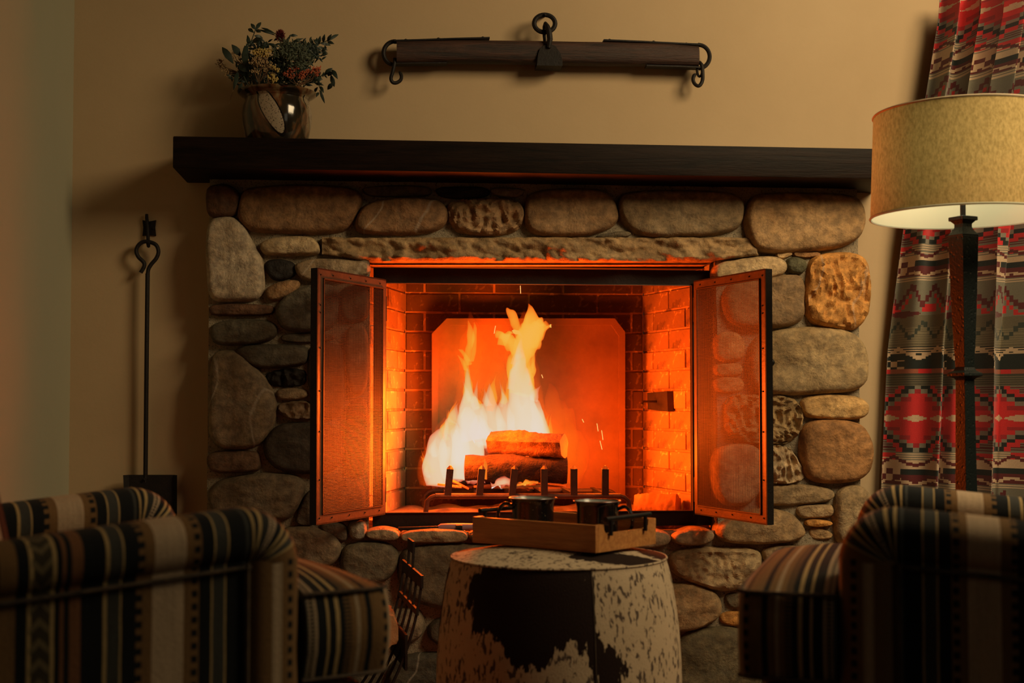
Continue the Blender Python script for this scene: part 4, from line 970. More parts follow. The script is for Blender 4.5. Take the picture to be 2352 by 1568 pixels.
# ------------------------------------------------------------------ iron hook plate and fire shovel on the left
ys = YW
hp = thing('wall_hook', 'square black iron hook plate on the wall left of the fireplace', 'hook', P(344, 523, ys))
mb = MB(); q = [P(328,506,ys), P(344,509,ys), P(359,506,ys), P(357,523,ys), P(359,542,ys), P(344,540,ys), P(328,542,ys), P(330,523,ys)]
mb.add([p+Vector((0,-.0008,0)) for p in q]+[p+Vector((0,-.006,0)) for p in q], [tuple(range(8))[::-1], tuple(range(8,16))]+[(i,(i+1)%8,(i+1)%8+8,i+8) for i in range(8)])
link('plate', mb, ir, hp, smooth=False)
link('hook', MB().tube([P(337,492,ys-.012), P(337,500,ys-.014), P(339,520,ys-.012), P(340,545,ys-.014), P(340,560,ys-.024), P(341,565,ys-.036), P(342,556,ys-.044)], [.004,.0048,.005,.005,.005,.005,.004], 8), ir, hp)
for dx in (-9, 9):
    link('stud', MB().tube([P(344+dx, 524, ys-.005), P(344+dx, 524, ys-.01)], .003, 8), ir, hp)
sh = thing('fire_shovel', 'long handled black fire shovel hanging on the wall hook', 'shovel', P(337, 800, ys-.03))
y3 = ys-.032
hd = [(323,626),(331,612),(330,602),(318,590),(313,576),(318,563),(330,555),(345,556),(359,563),(364,578),(359,593),(348,606),(341,618),(339,632)]
pts = [P(x, y, y3) for x, y in hd]
link('handle', MB().tube([Vector(p) for p in catmull([tuple(p) for p in pts], 4)], .0056, 8), ir, sh)
link('shaft', MB().tube([P(339,628,y3), P(337,800,y3), P(335,1000,y3), P(334,1108,y3)], .0062, 8), ir, sh)
bz = [P(286,1090,y3-.0), P(409,1090,y3-.0), P(407,1225,y3-.03), P(290,1225,y3-.03)]
v = []; f = []; nx, nz = 12, 8
for sgn in (0, 1):
    for j in range(nz+1):
        for i in range(nx+1):
            a = bz[0].lerp(bz[1], i/nx); b = bz[3].lerp(bz[2], i/nx); p = a.lerp(b, j/nz)
            lip = max(0, abs(i/nx-.5)*2-.86)/.14*.016
            v.append(p+Vector((0, -lip+.012*(j/nz)-.003*sgn, 0)))
o_ = (nx+1)*(nz+1)
for j in range(nz):
    for i in range(nx):
        a = j*(nx+1)+i; f += [(a, a+1, a+nx+2, a+nx+1), (o_+a, o_+a+nx+1, o_+a+nx+2, o_+a+1)]
for i in range(nx): f += [(i, o_+i, o_+i+1, i+1), (nz*(nx+1)+i, nz*(nx+1)+i+1, o_+nz*(nx+1)+i+1, o_+nz*(nx+1)+i)]
link('blade', MB().add(v, f), ir, sh, smooth=False)
link('rivet', MB().tube([P(333,1100,y3-.002), P(333,1100,y3-.014)], .004, 8), ir, sh)

# ------------------------------------------------------------------ patterned curtain
def smooth01(a, b, x): t = max(0, min(1, (x-a)/(b-a))); return t*t*(3-2*t)
CRM, MAR, RD, BK_, GYL, OLV, GRD = (.52,.38,.25), (.10,.012,.014), (.52,.02,.022), (.008,.014,.013), (.17,.16,.12), (.13,.11,.07), (.30,.09,.05)
def ccol(U, D):
    # U across, D down, both in threads of about a millimetre
    D = (D+45) % 497 - 45; q = math.floor(D/4)*4; uq = math.floor(U/6)*6
    tri = abs((uq/150) % 1-.5)*2; tri2 = abs((uq/75) % 1-.5)*2; odd = int(math.floor(D/3)) % 2
    if D < -6:
        t = (D+45)/39
        if abs(q+26-(tri2*22-11)) < 4: return MAR
        if t < .45 and tri > .5: return RD if not (odd and t > .2) else CRM
        return CRM if (odd or t > .6) else GYL
    zone = (U % 150) < 52
    if D < 7 or (zone and D < 20 and D > -20):
        if zone: return (CRM, MAR)[int(math.floor(U/13)+math.floor((D+20)/13)) % 2]
        return BK_
    if D < 30:
        return CRM if abs(q-22-(tri2*14-7)) < 3.5 else MAR
    if 30 <= D < 200:
        def bolt(b, u, amp, w_):
            sw = (u/50) % 1; sw = sw*1.6 if sw < .5 else .8-(sw-.5)*1.6+.0
            return abs(q-(b+sw*amp)) < w_
        zz = bolt(52, uq, 62, 8); zr = bolt(72, uq, 62, 7) and tri > .3; zk = bolt(138, uq+20, 50, 6)
        if D < 45 and odd: return CRM
        if 112 < D < 128 and (U % 150) < 75 and abs(D-120) < 8*(1-abs((uq % 75)/37.5-1))+1: return MAR
        if zz and D < 122: return MAR
        if zr and D < 122: return RD
        if 96 < D < 116 and (uq % 75) < 30: return RD
        if zk: return (.035,.045,.035)
        return GYL if D < 125 else (OLV if not (odd and D > 150) else (.19,.16,.10))
    if D < 232:
        if abs(q-214-(tri2*24-12)) < 4.5: return CRM
        if odd and D < 214: return CRM
        return BK_
    if D < 252:
        if zone: return (CRM, BK_)[int(math.floor(U/13)+math.floor(D/13)) % 2]
        return BK_
    if D < 263: return RD if int(U/26) % 3 == 0 else GRD
    if D < 292: return OLV if odd else (.05,.05,.035)
    e = abs(D-370)
    if e < 8 and tri < .9:
        w_ = (U % 50)/50
        if abs(w_-.5)*2 < 1-e/9: return CRM
    if e < 80:
        lim = 16+ (1-tri)*70; s_ = math.floor(e/10)*10
        if s_ < lim-18: return RD if s_ < lim-36 or int(s_/10) % 2 else (.30,.015,.02)
        if s_ < lim-8: return (.20,.18,.14)
        if s_ < lim+4: return BK_
        if s_ < lim+16: return RD
        return (.10,.015,.018) if e < 50 else (GYL if odd else MAR)
    return (CRM if odd else GYL) if D > 445 else (GYL if not odd else (.28,.24,.17))
ct_m = NT('woven_blanket_curtain'); at = ct_m.n('ShaderNodeVertexColor', layer_name='weave').outputs[0]
vv = ct_m.obj(); nz_ = ct_m.noise(ct_m.n('ShaderNodeMapping', {'Vector': vv, 'Scale': (1,1,3)}).outputs[0], 300, 3, .8)
ct_m.set(Base_Color=ct_m.mix(.6, at, ct_m.mix(nz_, (.2,.2,.2), (1.7,1.7,1.7)), 'MULTIPLY'), Roughness=.95, Sheen_Weight=.2); ct_m.bump(nz_, .4, .002)
def curtain():
    ycu = -.035; z_top, z_bot = 2.02, .03; nu, nv = 330, 620
    def xl(z):
        py = 926-(z-.84)/pxm(ycu)
        tab = [(-200,2178),(0,2165),(200,2135),(520,2090),(800,2062),(1100,2048),(1700,2030)]
        for (a, b), (c, d) in zip(tab[:-1], tab[1:]):
            if py <= c: break
        px = b+(d-b)*max(0, min(1, (py-a)/(c-a))); return P(px, max(py, -100), ycu).x
    v = []; uv = []
    for j in range(nv+1):
        z = z_top+(z_bot-z_top)*j/nv; x0 = xl(z); x1 = x0 + (.47 + .10*smooth01(1.8, .6, z))
        g = smooth01(1.9, .9, z)
        for i in range(nu+1):
            s_ = i/nu
            ph = 2*PI*(s_*8.0)+.8; ph2 = 2*PI*(s_*3.5)+.9+.5*(1-z)
            tight = .046*math.sin(ph)*(1-g*.72); broad = .068*g*math.sin(ph2 + .5*math.sin(ph2))
            y = ycu - .0 + tight + broad + .005*noise.noise(Vector((s_*9, z*1.5, 0)))
            x = x0+(x1-x0)*s_ + (.012*(1-g)+.010*g)*math.sin(2*ph2)*min(1, s_*8)
            v.append(Vector((x, y, z)))
    f = []; cols = []
    for j in range(nv):
        for i in range(nu):
            a = j*(nu+1)+i; f.append((a, a+nu+1, a+nu+2, a+1))
            z = z_top+(z_bot-z_top)*(j+.5)/nv; D = (1.241-z)/.0012; U = (i+.5)/nu*620+12
            cols.append(ccol(U, D))
    o = link('curtain', MB().add(v, f), ct_m.m, flatang=80, origin=(2.0, ycu, z_bot))
    ca = o.data.color_attributes.new('weave', 'FLOAT_COLOR', 'CORNER')
    buf = []
    for c in cols: buf += [c[0], c[1], c[2], 1]*4
    ca.data.foreach_set('color', buf)
    tag(o, 'heavy red, grey and cream patterned blanket curtain hanging right of the fireplace', 'curtain')
curtain()

# ------------------------------------------------------------------ floor lamp with drum shade
lx = P(2217, 926, -.82).x; ly = -.82; kl = pxm(ly)
lamp = thing('floor_lamp', 'tall hammered black iron floor lamp with a wide linen drum shade', 'lamp', (lx, ly, 0))
zt, zb_ = .84+691*kl, .84+446*kl; rt, rb_ = 205*kl, 214*kl
sm_ = bpy.data.materials.new('linen_shade'); sm_.use_nodes = True
t = NT('linen_drum_shade'); v = t.obj(); uvn = t.n('ShaderNodeMapping', {'Vector': v, 'Scale': (1,1,.5)}).outputs[0]
sl = t.ramp(t.noise(uvn, 170, 3, .7), [(.35,(.42,.31,.13)),(.65,(.64,.48,.22))])
tr = t.n('ShaderNodeBsdfTranslucent', {'Color': sl}); df = t.n('ShaderNodeBsdfDiffuse', {'Color': sl})
mx = t.n('ShaderNodeMixShader', {0: .4}); t.L(df.outputs[0], mx.inputs[1]); t.L(tr.outputs[0], mx.inputs[2]); t.L(mx.outputs[0], t.out.inputs['Surface'])
M['shade'] = t.m
b_ = point('lamp_bulb', (lx, ly, 1.37), 2.6, (1, .84, .55), .03)
t = NT('white_shade_liner'); lc = (.62,.64,.52,1)
tr = t.n('ShaderNodeBsdfTranslucent', {'Color': lc}); df = t.n('ShaderNodeBsdfDiffuse', {'Color': lc})
mx = t.n('ShaderNodeMixShader', {0: .45}); t.L(df.outputs[0], mx.inputs[1]); t.L(tr.outputs[0], mx.inputs[2]); t.L(mx.outputs[0], t.out.inputs['Surface'])
M['liner'] = t.m
link('lamp_shade', MB().lathe([(rb_, zb_),(rt, zt)], (lx, ly, 0), 96, False), M['shade'], lamp)
link('shade_liner', MB().lathe([(rb_-.003, zb_),(rt-.003, zt)], (lx, ly, 0), 96, False), M['liner'], lamp)
for r_, z_ in ((rb_, zb_), (rt, zt)):
    link('shade_trim', MB().tube([Vector((lx+r_*math.cos(a*PI/48), ly+r_*math.sin(a*PI/48), z_)) for a in range(96)], .0028, 6, closed=True), simple('shade_trim', (.5,.4,.26)) if r_ == rt else M['liner'], lamp)
sp_ = MB()
for a in (0, 2.09, 4.19): sp_.tube([(lx, ly, zt-.02), (lx+rt*math.cos(a), ly+rt*math.sin(a), zt-.004)], .002, 5)
sp_.tube([(lx, ly, zb_+.0), (lx, ly, zt-.01)], .004, 8); link('shade_fitter', sp_, ir, lamp)
def ham():
    t = NT('hammered_black_iron'); v = t.obj()
    vo = t.n('ShaderNodeTexVoronoi', {'Vector': v, 'Scale': 75, 'Randomness': 1}).outputs[0]
    wv = t.noise(v, 90, 2, .5, 2)
    t.set(Base_Color=(.006,.010,.010,1), Roughness=.5, Metallic=.0, Specular_IOR_Level=.2); t.bump(t.math('ADD', t.ramp(vo, [(.1,(0,0,0)),(.3,(1,1,1))]), wv), .4, .002); return t.m
M['hammer'] = ham()
def square(rows, name, m, rot=.35, tw=0):
    v = []; n = 4
    for py, hw in rows:
        z = .84+(926-py)*kl
        for q in range(4):
            an = PI/4+q*PI/2+rot; v.append(Vector((lx+hw*kl*1.20*math.cos(an), ly+hw*kl*1.20*math.sin(an), z)))
    f = [(i*4+q, (i+1)*4+q, (i+1)*4+(q+1) % 4, i*4+(q+1) % 4) for i in range(len(rows)-1) for q in range(4)] + [(0,1,2,3), tuple((len(rows)-1)*4+q for q in (3,2,1,0))]
    return link(name, MB().add(v, f), m, lamp, smooth=False, bevel=.0012)
square([(481,27),(481.5,28),(490,28),(491,24)], 'cap_plate', M['hammer'])
square([(491,24),(498,17),(506,17),(514,21),(524,29),(528,29)], 'neck', M['hammer'])
square([(528,29),(600,27),(700,24),(780,21),(840,18)], 'upper_post', M['hammer'])
square([(840,18),(848,22),(854,33),(861,34),(862,31),(866,22),(870,18)], 'collar', M['hammer'])
square([(870,18),(960,19),(1060,20),(1150,21),(1350,23),(1600,25)], 'lower_post', M['hammer'])
link('socket_stem', MB().tube([(lx, ly, .84+(926-481)*kl), (lx, ly, .84+(926-440)*kl)], 6.5*kl, 12), ir, lamp)
link('base', MB().lathe([(.14,0),(.145,.012),(.12,.022),(.05,.03),(.025,.05),(.02,.25)], (lx, ly, 0), 32), M['hammer'], lamp)

# ------------------------------------------------------------------ log holder with logs, left of the ottoman
LHROT = .13
lh = thing('log_holder', 'curved black iron log holder with slatted sides on the floor', 'log holder', (-.16, -.33, 0))
def ux(z):  # half width of the U section at height z
    t = max(0, min(1, (z-.03)/.47)); return .215*math.sin(min(1, t*1.05)*PI/2)**.55
xc = -.165
def rail(y, za, zb, sgn, w_=.012):
    pts = [Vector((xc+sgn*ux(za+(zb-za)*i/14), y, za+(zb-za)*i/14)) for i in range(15)]
    mb = MB()
    for a, b in zip(pts[:-1], pts[1:]): mb.bar(a, b, w_, .005, (sgn,0,.3))
    return mb
for sgn in (1, -1):
    for y, za, zb in ((-.50,.03,.425),(-.42,.03,.425),(-.34,.03,.485),(-.26,.03,.485),(-.18,.03,.425)):
        link('slat', rail(y, za, zb, sgn), ir, lh, smooth=False)
    for z0_, z1_, ya, yb in ((.395,.425,-.51,-.17),(.33,.345,-.51,-.17),(.20,.285,-.51,-.17),(.46,.49,-.345,-.25)):
        mb = MB(); mb.bar((xc+sgn*ux((z0_+z1_)/2), ya, (z0_+z1_)/2), (xc+sgn*ux((z0_+z1_)/2), yb, (z0_+z1_)/2), .006, z1_-z0_, (0,0,1)); link('cross_plate', mb, ir, lh, smooth=False)
mb = MB(); mb.box((xc-.10, -.51, .03), (xc+.10, -.17, .036)); link('floor_plate', mb, ir, lh, smooth=False)
for sx in (-1, 1):
    for yq in (-.49, -.19): link('foot', MB().box((xc+sx*.09-.008, yq-.008, 0), (xc+sx*.09+.008, yq+.008, .03)), ir, lh, smooth=False)
log('log', 'split log end showing between the armchair and the slatted holder', (xc+.135, -.47, .29), (xc+.10, -.20, .29), .046, 4, M['cutwood'], 'logs in the holder', seed=.6)
log('log', 'log lying low in the log holder under another log', (xc-.02, -.48, .13), (xc-.02, -.20, .13), .065, 0, M['charred'], 'logs in the holder', seed=2)

lh.rotation_euler.z = LHROT
# ------------------------------------------------------------------ lighter on the ledge
LG = P(1000, 1206, .0); lz = hearth_z+.0005
lt = thing('fireplace_lighter', 'long black barrelled lighter with lilac handle on the hearth ledge', 'lighter', P(1000, 1210, -.0))
yl = .035
def H_(px, dz): p = P(px, 1208, yl); return Vector((p.x, .004, hz0+.006+dz))
link('barrel', MB().tube([H_(915,.007), H_(1008,.009)], .0052, 10), ir, lt)
mb = MB(); pr = [(1006,.008,.007),(1012,.010,.010),(1030,.011,.010),(1060,.011,.010),(1090,.011,.009),(1120,.010,.010),(1128,.009,.006)]
mb.tube([H_(a,b) for a,b,c in pr], [c for a,b,c in pr], 10)
link('handle', mb, simple('lilac_plastic', (.34,.22,.26), (.30,.2,.24), 20, .4), lt)['label'] = 'lilac plastic handle'
link('trigger', MB().tube([H_(1046,.010)+Vector((0,-.006,0)), H_(1060,.010)+Vector((0,-.006,0))], .008, 8), ir, lt)

# ------------------------------------------------------------------ cowhide ottoman
yo = -1.05; ko = pxm(yo); oc_ = P(1283, 1278, yo); zo = oc_.z; ocx = oc_.x
def inpoly(x, y, poly):
    c = False; j = len(poly)-1
    for i in range(len(poly)):
        xi, yi = poly[i]; xj, yj = poly[j]
        if (yi > y) != (yj > y) and x < (xj-xi)*(y-yi)/(yj-yi)+xi: c = not c
        j = i
    return c
def hide():
    t = NT('cowhide'); v = t.obj(); a = t.n('ShaderNodeVertexColor', layer_name='patch').outputs[0]
    st = t.n('ShaderNodeMapping', {'Vector': v, 'Scale': (1,1,.45)}).outputs[0]
    jag = t.noise(t.n('ShaderNodeMapping', {'Vector': v, 'Scale': (1,1,.3)}).outputs[0], 75, 3, .6)
    f = t.math('ADD', t.n('ShaderNodeSeparateColor', {0: a}).outputs[0], t.math('MULTIPLY', t.math('SUBTRACT', jag, .5), 1.9))
    dark = t.ramp(f, [(.46,(0,0,0)),(.52,(1,1,1))])
    n1 = t.noise(st, 115, 3, .55, .3); n2 = t.noise(st, 30, 2, .5)
    spot = t.ramp(t.math('ADD', t.math('MULTIPLY', n1, .75), t.math('MULTIPLY', n2, .25)), [(.545,(0,0,0)),(.585,(.95,.95,.95))])
    base = t.mix(t.noise(v, 20, 3), (.56,.45,.31), (.44,.35,.23))
    c = t.mix(spot, base, (.07,.05,.04)); c = t.mix(dark, c, (.016,.008,.006))
    t.set(Base_Color=c, Roughness=.8, Sheen_Weight=.02, Sheen_Roughness=.4, Specular_IOR_Level=.15); t.bump(t.noise(st, 420, 3, .8), .4, .003); return t.m
M['hide'] = hide()
ot = thing('ottoman', 'round cowhide drum ottoman with a large dark brown patch', 'ottoman', (ocx, yo, 0))
side = [(272,1700),(279,1640),(281,1570),(279,1500),(274,1430),(266,1370),(258,1325),(252,1300),(248,1287),(247,1281)]
prs = [(r*ko, .84+(926-py)*ko) for r, py in side]; prs = [(r, max(z, .02)) for r, z in prs]
prs = [(prs[0][0], .012)]+prs
cs = catmull([tuple(p) for p in prs], 6)
NA = 240
def patchval(x, y, z):
    # authored on the unrolled side: screen-like arc coordinate s (px) and height py
    an = math.atan2(x, -y); s_ = an*265+1283; py = 926-(z-.84)/ko
    P1 = [(1040,1290),(1325,1290),(1325,1400),(1340,1425),(1370,1450),(1388,1480),(1386,1520),(1370,1540),(1328,1540),(1326,1490),(1312,1480),(1298,1465),(1290,1425),(1283,1412),(1262,1425),(1240,1460),(1200,1485),(1160,1480),(1140,1462),(1130,1425),(1095,1425),(1060,1415),(1045,1420),(1040,1380),(1025,1340),(1025,1300)]
    P2 = [(1430,1530),(1455,1528),(1470,1560),(1480,1640),(1380,1700),(1370,1600),(1395,1565)]
    P3 = [(1100,1590),(1200,1570),(1260,1640),(1180,1700),(1090,1680)]
    P4 = [(700,1300),(900,1290),(880,1500),(760,1560),(680,1450)]
    best = 0
    for pl in (P1, P2, P3, P4):
        hit = 0
        for dx in (-16,-8,0,8,16):
            for dy in (-16,-8,0,8,16):
                hit += inpoly(s_+dx, py+dy, pl)
        best = max(best, hit/25)
    if s_ > 1325 and 1285 < py < 1402 and s_ < 1420: best = 0
    if s_ < 1325 and s_ > 1060 and 1280 < py < 1390: best = 1
    return best
def painted(name, mb, fn):
    o = link(name, mb, M['hide'], ot, origin=(ocx, yo, 0), flatang=60)
    ca = o.data.color_attributes.new('patch', 'FLOAT_COLOR', 'POINT')
    for i, q in enumerate(o.data.vertices): w_ = fn(q.co.x, q.co.y, q.co.z); ca.data[i].color = (w_, w_, w_, 1)
    return o
dense = []
for (a, b), (c, d) in zip(cs[:-1], cs[1:]):
    n = max(1, int(math.hypot(c-a, d-b)/.006)); dense += [(a+(c-a)*i/n, b+(d-b)*i/n) for i in range(n)]
dense.append(cs[-1])
painted('side', MB().lathe(dense, (ocx, yo, 0), NA), patchval)
rt_ = 247*ko; tp = [(rt_*s_, zo+.002+.020*(1-s_**2.4)) for s_ in [1,.97,.93,.88,.8,.7,.6,.5,.4,.3,.2,.1,.02]]
def topval(x, y, z):
    pts = PZ(1, 1, 1); wx, wy = ocx+x, yo+y
    d1 = ((x-.10)/.088)**2+((y+.135)/.040)**2; d2 = ((x-.185)/.035)**2+((y-.02)/.10)**2
    return 1.6*max(0, min(1, 1.3-.8*d1), min(1, 1.3-.8*d2))
painted('top', MB().lathe(tp, (ocx, yo, 0), NA, False, True), topval)
link('top_seam', MB().tube([Vector((ocx+rt_*math.cos(a*PI/60), yo+rt_*math.sin(a*PI/60), zo+.001)) for a in range(120)], .0022, 6, closed=True), M['hide'], ot)
an = (1325-1283)/265
link('side_seam', MB().tube([Vector((ocx+(r+.0002)*math.sin(an), yo-(r+.0002)*math.cos(an), z)) for r, z in cs], .0012, 5), M['piping'], ot)

# ------------------------------------------------------------------ wooden tray with iron handles, two mugs
tz = zo+.0225
A_ = PZ(1368, 1270, tz); B_ = PZ(1085, 1245, tz); C_ = PZ(1505, 1250, tz)
dx_ = (B_-A_); Ltr = dx_.length; dx_.normalize(); dy_ = Vector((-dx_.y, dx_.x, 0)); dy_ = dy_ if dy_.dot(C_-A_) > 0 else -dy_
Wt = (C_-A_).dot(dy_)*1.05
tr_ = thing('serving_tray', 'rectangular wooden tray with black metal handles on the ottoman', 'tray', (A_+dx_*Ltr/2+dy_*Wt/2), math.atan2(-dx_.y, -dx_.x))
hL, hW, th, ht = Ltr/2, Wt/2, .009, .052
# local x along the long side (towards the handle end at +x), y to the back
fl_ = 1 if (Matrix.Rotation(tr_.rotation_euler.z, 4, 'Z') @ Vector((0,1,0))).dot(dy_) > 0 else -1
link('tray_floor', MB().box((-hL+th,-hW+th,.002),(hL-th,hW-th,.009)), M['tray_wood'], tr_, local=True, smooth=False)
for s_ in (-1, 1): link('long_side', MB().box((-hL, s_*hW-(th if s_ > 0 else 0), 0), (hL, s_*hW+(th if s_ < 0 else 0), ht)), M['tray_wood'], tr_, local=True, bevel=.001)
for s_ in (-1, 1):
    x0 = s_*hL-(th if s_ > 0 else 0); x1 = x0+th; mb = MB(); yi = hW-th
    prof = [(-yi,0),(yi,0),(yi,ht),(yi-.018,ht),(yi-.02,ht-.012),(yi-.026,ht-.018),(-yi+.026,ht-.018),(-yi+.02,ht-.012),(-yi+.018,ht),(-yi,ht)]
    n = len(prof)
    mb.add([(x, a, b) for x in (x0, x1) for a, b in prof], [tuple(reversed(range(n))), tuple(range(n, 2*n))]+[(i, (i+1) % n, (i+1) % n+n, i+n) for i in range(n)])
    link('end_side', mb, M['tray_wood'], tr_, local=True, smooth=False)
    hd = link('handle', MB().tube([(s_*(hL+.004), -hW+.028, ht+.010), (s_*(hL+.004), hW-.028, ht+.010)], .0048, 12), M['iron'], tr_, local=True)
    for yq in (-hW+.045, hW-.045):
        link('post', MB().tube([(s_*(hL+.004), yq, ht+.01), (s_*(hL+.004), yq, ht-.022)], .0042, 10), M['iron'], hd, local=True)
t = NT('black_speckled_enamel'); v = t.obj(); t.set(Base_Color=t.mix(t.ramp(t.noise(v, 330, 2), [(.70,(0,0,0)),(.74,(1,1,1))]), (.006,.006,.006), (.5,.42,.3)), Roughness=.16, Coat_Weight=.5); M['enamel'] = t.m
M['enamel_in'] = simple('grey_enamel_inside', (.30,.33,.30), (.26,.29,.27), 10, .25)
M['coffee'] = simple('dark_coffee', (.02,.01,.006), None, 10, .1)
def mug(label, px, rimpy, hang, half):
    zr = tz+.009+.078; c = PZ(px, rimpy, zr); km = (c.y-CAM.y)/F; R = half*km; z0 = tz+.0095
    root = thing('enamel_mug', label, 'mug', (c.x, c.y, z0), hang, 'enamel mugs on the tray')
    h = zr-z0
    link('body', MB().lathe([(R*.84,0),(R*.88,.003),(R*.885,h*.5),(R*.89,h*.85),(R*.94,h*.95),(R,h)], (0,0,0), 40), M['enamel'], root, local=True)
    link('inside', MB().lathe([(R*.985,h+.0003),(R*.92,h*.94),(R*.86,h*.83),(R*.85,.006)], (0,0,0), 40, False, True), M['enamel_in'], root, local=True)
    link('rim', MB().tube([Vector((R*math.cos(a*PI/24), R*math.sin(a*PI/24), h)) for a in range(48)], .0014, 6, closed=True), simple('worn_rim', (.08,.05,.04), None, 10, .3), root, local=True)
    pts = [(R*.84,0,h*.78),(R*1.18,0,h*.86),(R*1.42,0,h*.72),(R*1.50,0,h*.46),(R*1.36,0,h*.22),(R*1.12,0,h*.12),(R*.86,0,h*.12)]
    link('handle', MB().tube([Vector(p) for p in catmull(pts, 4)], .0038, 8, flat=1.3), M['enamel'], root, local=True)
mug('black speckled enamel mug on the tray with handle to the left', 1224, 1143, PI-.05, 54)
mug('black speckled enamel mug on the tray with handle to the right', 1372, 1150, -.25, 54)

# ------------------------------------------------------------------ striped armchairs
def round_sweep(secs, n=28, p=3.2, capa=True, capb=True):
    # secs: (centre, axis_u, axis_v, hu, hv, s) superellipse sections; s: length for the stripe
    v = []; uv = []
    for c, au, av, hu, hv, s_ in secs:
        per = 0; prev = None
        for q in range(n):
            an = 2*PI*q/n; ca, sa = math.cos(an), math.sin(an); se = (abs(ca)**p+abs(sa)**p)**(-1/p)
            pt = Vector(c)+Vector(au)*hu*ca*se+Vector(av)*hv*sa*se
            if prev is not None: per += (pt-prev).length
            prev = pt; v.append(pt); uv.append((s_, per))
    f = [(i*n+q, i*n+(q+1) % n, (i+1)*n+(q+1) % n, (i+1)*n+q) for i in range(len(secs)-1) for q in range(n)]
    # seam quad would wrap the v coordinate; small and kept underneath
    if capa: f.append(tuple(reversed(range(n))))
    if capb: f.append(tuple((len(secs)-1)*n+q for q in range(n)))
    return v, f, uv
def fabric_box(name, a, b, root, bev=.012, u0=0):
    o = link(name, MB().box(a, b), M['fabric'], root, local=True, bevel=bev)
    me = o.data; uvl = me.uv_layers['UVMap']
    for p in me.polygons:
        n = p.normal
        for li in p.loop_indices:
            c = me.vertices[me.loops[li].vertex_index].co
            if abs(n.x) > .75: uvl.data[li].uv = (c.y+u0, c.z)
            elif abs(n.z) > .75: uvl.data[li].uv = (c.x+u0, c.y)
            else: uvl.data[li].uv = (c.x+u0, c.z)
    return o
AC = .245                      # arm centre line from the chair's middle
def seam_z(x): return .632 + .075*max(x, -.5)*1.0 if x < 0 else .632
def arm(root, sgn):
    U0 = -.0146
    HV, HU = .0375, .054
    secs = []
    xs = [-.62+.02*i for i in range(28)]           # up to -.08
    xp = -.072
    for x in xs: 
        hv = HV - .003*smooth01(-.05, -.5, x)
        secs.append(((x, sgn*AC, seam_z(x)+hv), (0,1,0), (0,0,1), HU, hv, x+U0))
    R = HV*1.0; n = 22
    for i in range(n+1):
        a = PI/2-(PI/2+.15)*i/n; s_ = xp + .062*((PI/2-a)/(PI/2))*1.25
        d = Vector((math.cos(a), 0, math.sin(a))); w_ = 1-.12*(i/n)**3
        pinch = 1+.012*math.sin(i*2.2)
        secs.append((Vector((xp, sgn*AC, seam_z(xp))) + d*R, (0,1,0), d, HU*w_*pinch, R, s_+U0))
    link('arm_roll', MB().add(*round_sweep(secs, 36, 2.5)), M['fabric'], root, local=True, flatang=70)
    # outer panel
    px_ = ((-.62,.11),(xp,.11),(xp,seam_z(xp)+.012),(-.62,seam_z(-.62)+.012))
    link('arm_panel', MB().add([(x, sgn*AC+e*.042, z) for e in (-1, 1) for x, z in px_],
        [(0,1,2,3),(7,6,5,4),(3,2,6,7),(1,5,6,2),(0,3,7,4),(0,4,5,1)], [(x+U0, z) for e in (0,1) for x, z in px_]), M['fabric'], root, local=True, smooth=False)
    # front post
    ps = []
    for i in range(26):
        z = .11+(.635-.11)*i/25; ps.append(((xp+.034, sgn*AC, z), (1,0,0), (0,1,0), .040, .050, 0))
    v, f, uv = round_sweep(ps, 32, 3.4)
    uv = [((q.x-(xp-.006))/.080, q.z) for q in v]
    link('arm_front', MB().add(v, f, uv), M['fabric_post'], root, local=True, flatang=60)
    # piping under the roll
    for e in (-1, 1):
        pts = [Vector((x, sgn*AC+e*.045, seam_z(x)+.001)) for x in xs]+[Vector((xp, sgn*AC+e*.045, seam_z(xp)))]
        link('piping', MB().tube(pts, .0032, 6), M['piping'], root, local=True)
    link('front_piping', MB().tube([Vector((xp-.005, sgn*(AC+.046), z)) for z in (.12,.3,.5,.632)], .003, 6), M['piping'], root, local=True)
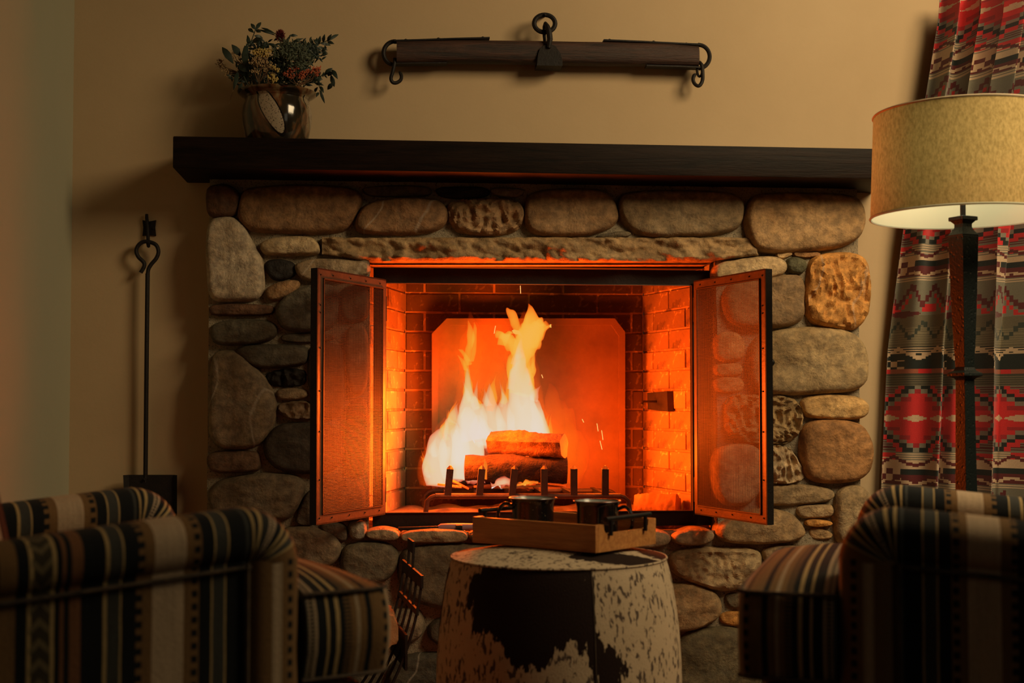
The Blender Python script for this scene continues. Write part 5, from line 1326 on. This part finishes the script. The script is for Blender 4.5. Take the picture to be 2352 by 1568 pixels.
def armchair(label, loc, rz):
    root = thing('armchair', label, 'armchair', loc, rz, 'striped armchairs by the fire')
    for sgn in (-1, 1): arm(root, sgn)
    # T-shaped seat cushion
    zc, hz_ = .528, .057; secs = []
    xs = [-.34,-.30,-.2,-.1,-.02,-.004,.0,.006,.02,.05,.08,.105,.122,.131,.1345]
    for x in xs:
        hw = .19 if x < -.003 else (.285 if x > .003 else .24)
        k1 = 1-.5*smooth01(.118,.1425,x)**2*.25; 
        if x > .128: hw -= .004
        if x > .133: hw -= .006
        secs.append((x, hw, k1))
    v = []; uv = []; prof = []
    NT_ = 26
    for x, hw, k1 in secs:
        loop = []
        cr = .030*math.sin(min(1, max(0, (.15-x)/.15))*PI/2)**.7 if x > 0 else .030
        for i in range(NT_+1):         # top, left to right
            t_ = -1+2*i/NT_; loop.append((t_*hw*.985, zc+hz_*k1+cr*(1-abs(t_)**3.2)*k1))
        for a in (-.55, -.1, .35): loop.append((hw*(1.0+.035*math.cos(a*1.6)), zc+hz_*.0-hz_*k1*(a+.1)*-1*-1 if False else zc-hz_*a*k1))
        for i in range(9):
            t_ = 1-2*i/8; loop.append((t_*hw*.985, zc-hz_*k1))
        for a in (.35, -.1, -.55): loop.append((-hw*(1.0+.035*math.cos(a*1.6)), zc-hz_*a*k1))
        per = 0
        for q in loop: v.append(Vector((x, q[0], q[1]))); uv.append((x, q[1] if abs(q[0]) > hw*.97 else q[0]))
        prof.append(len(loop))
    n = prof[0]
    f = [(i*n+q, (i+1)*n+q, (i+1)*n+(q+1) % n, i*n+(q+1) % n) for i in range(len(secs)-1) for q in range(n)]
    f += [tuple(range(n)), tuple(reversed([(len(secs)-1)*n+q for q in range(n)]))]
    cu = link('seat_cushion', MB().add(v, f, uv), M['fabric_cushion'], root, local=True, flatang=38)
    for zz in (zc+hz_, zc-hz_):
        pts = [Vector(p) for p in ((.003,.285,zz),(.06,.286,zz),(.12,.283,zz),(.135,.27,zz),(.136,.0,zz),(.135,-.27,zz),(.12,-.283,zz),(.06,-.286,zz),(.003,-.285,zz))]
        link('cushion_piping', MB().tube(pts, .003, 6), M['piping'], cu, local=True)
    fabric_box('seat_base', (-.60, -AC+.045, .12), (.0, AC-.045, .468), root, .012)
    fabric_box('front_rail', (-.01, -.265, .12), (.104, .265, .458), root, .014, -.25)
    # reclined back
    secs = []
    for i in range(18):
        t_ = i/17; z = .50+.36*t_; x = -.345-.22*(z-.64)-.09*0
        s2 = math.sin(min(1, (1-t_)*5+.15)*PI/2)
        secs.append(((x-.05, 0, z), (1,0,0), (0,1,0), .06*s2+.01, .19*s2, z))
    v, f, uv = round_sweep(secs, 36, 3); uv = [(q.y-.31, q.z) for q in v]
    link('back_cushion', MB().add(v, f, uv), M['fabric'], root, local=True, flatang=60)
    secs = []
    for i in range(20):
        t_ = i/19; z = .12+.78*t_; x = -.50-.12*(z-.5)
        s2 = math.sin(min(1, (1-t_)*8+.2)*PI/2)
        secs.append(((x, 0, z), (1,0,0), (0,1,0), .07*s2, .29*s2, z))
    v, f, uv = round_sweep(secs, 36, 4); uv = [(q.y-.31, q.z) for q in v]
    link('backrest', MB().add(v, f, uv), M['fabric'], root, local=True, flatang=60)
    for sx in (.06, -.55):
        for sy in (-.22, .22):
            link('leg', MB().lathe([(.016,0),(.02,.06),(.026,.12)], (sx, sy, 0), 12, True, True), M['mantel_wood'], root, local=True)
    return root
ch = armchair('striped blanket armchair at left facing right towards the ottoman', (-.255, -3.65+2.02, 0), math.radians(27.5))
c2 = clone(ch); c2.location = (.697, -3.65+1.955, 0); c2.rotation_euler = (0,0,math.radians(157.4))
c2['label'] = 'striped blanket armchair at right facing left, in front of the floor lamp'
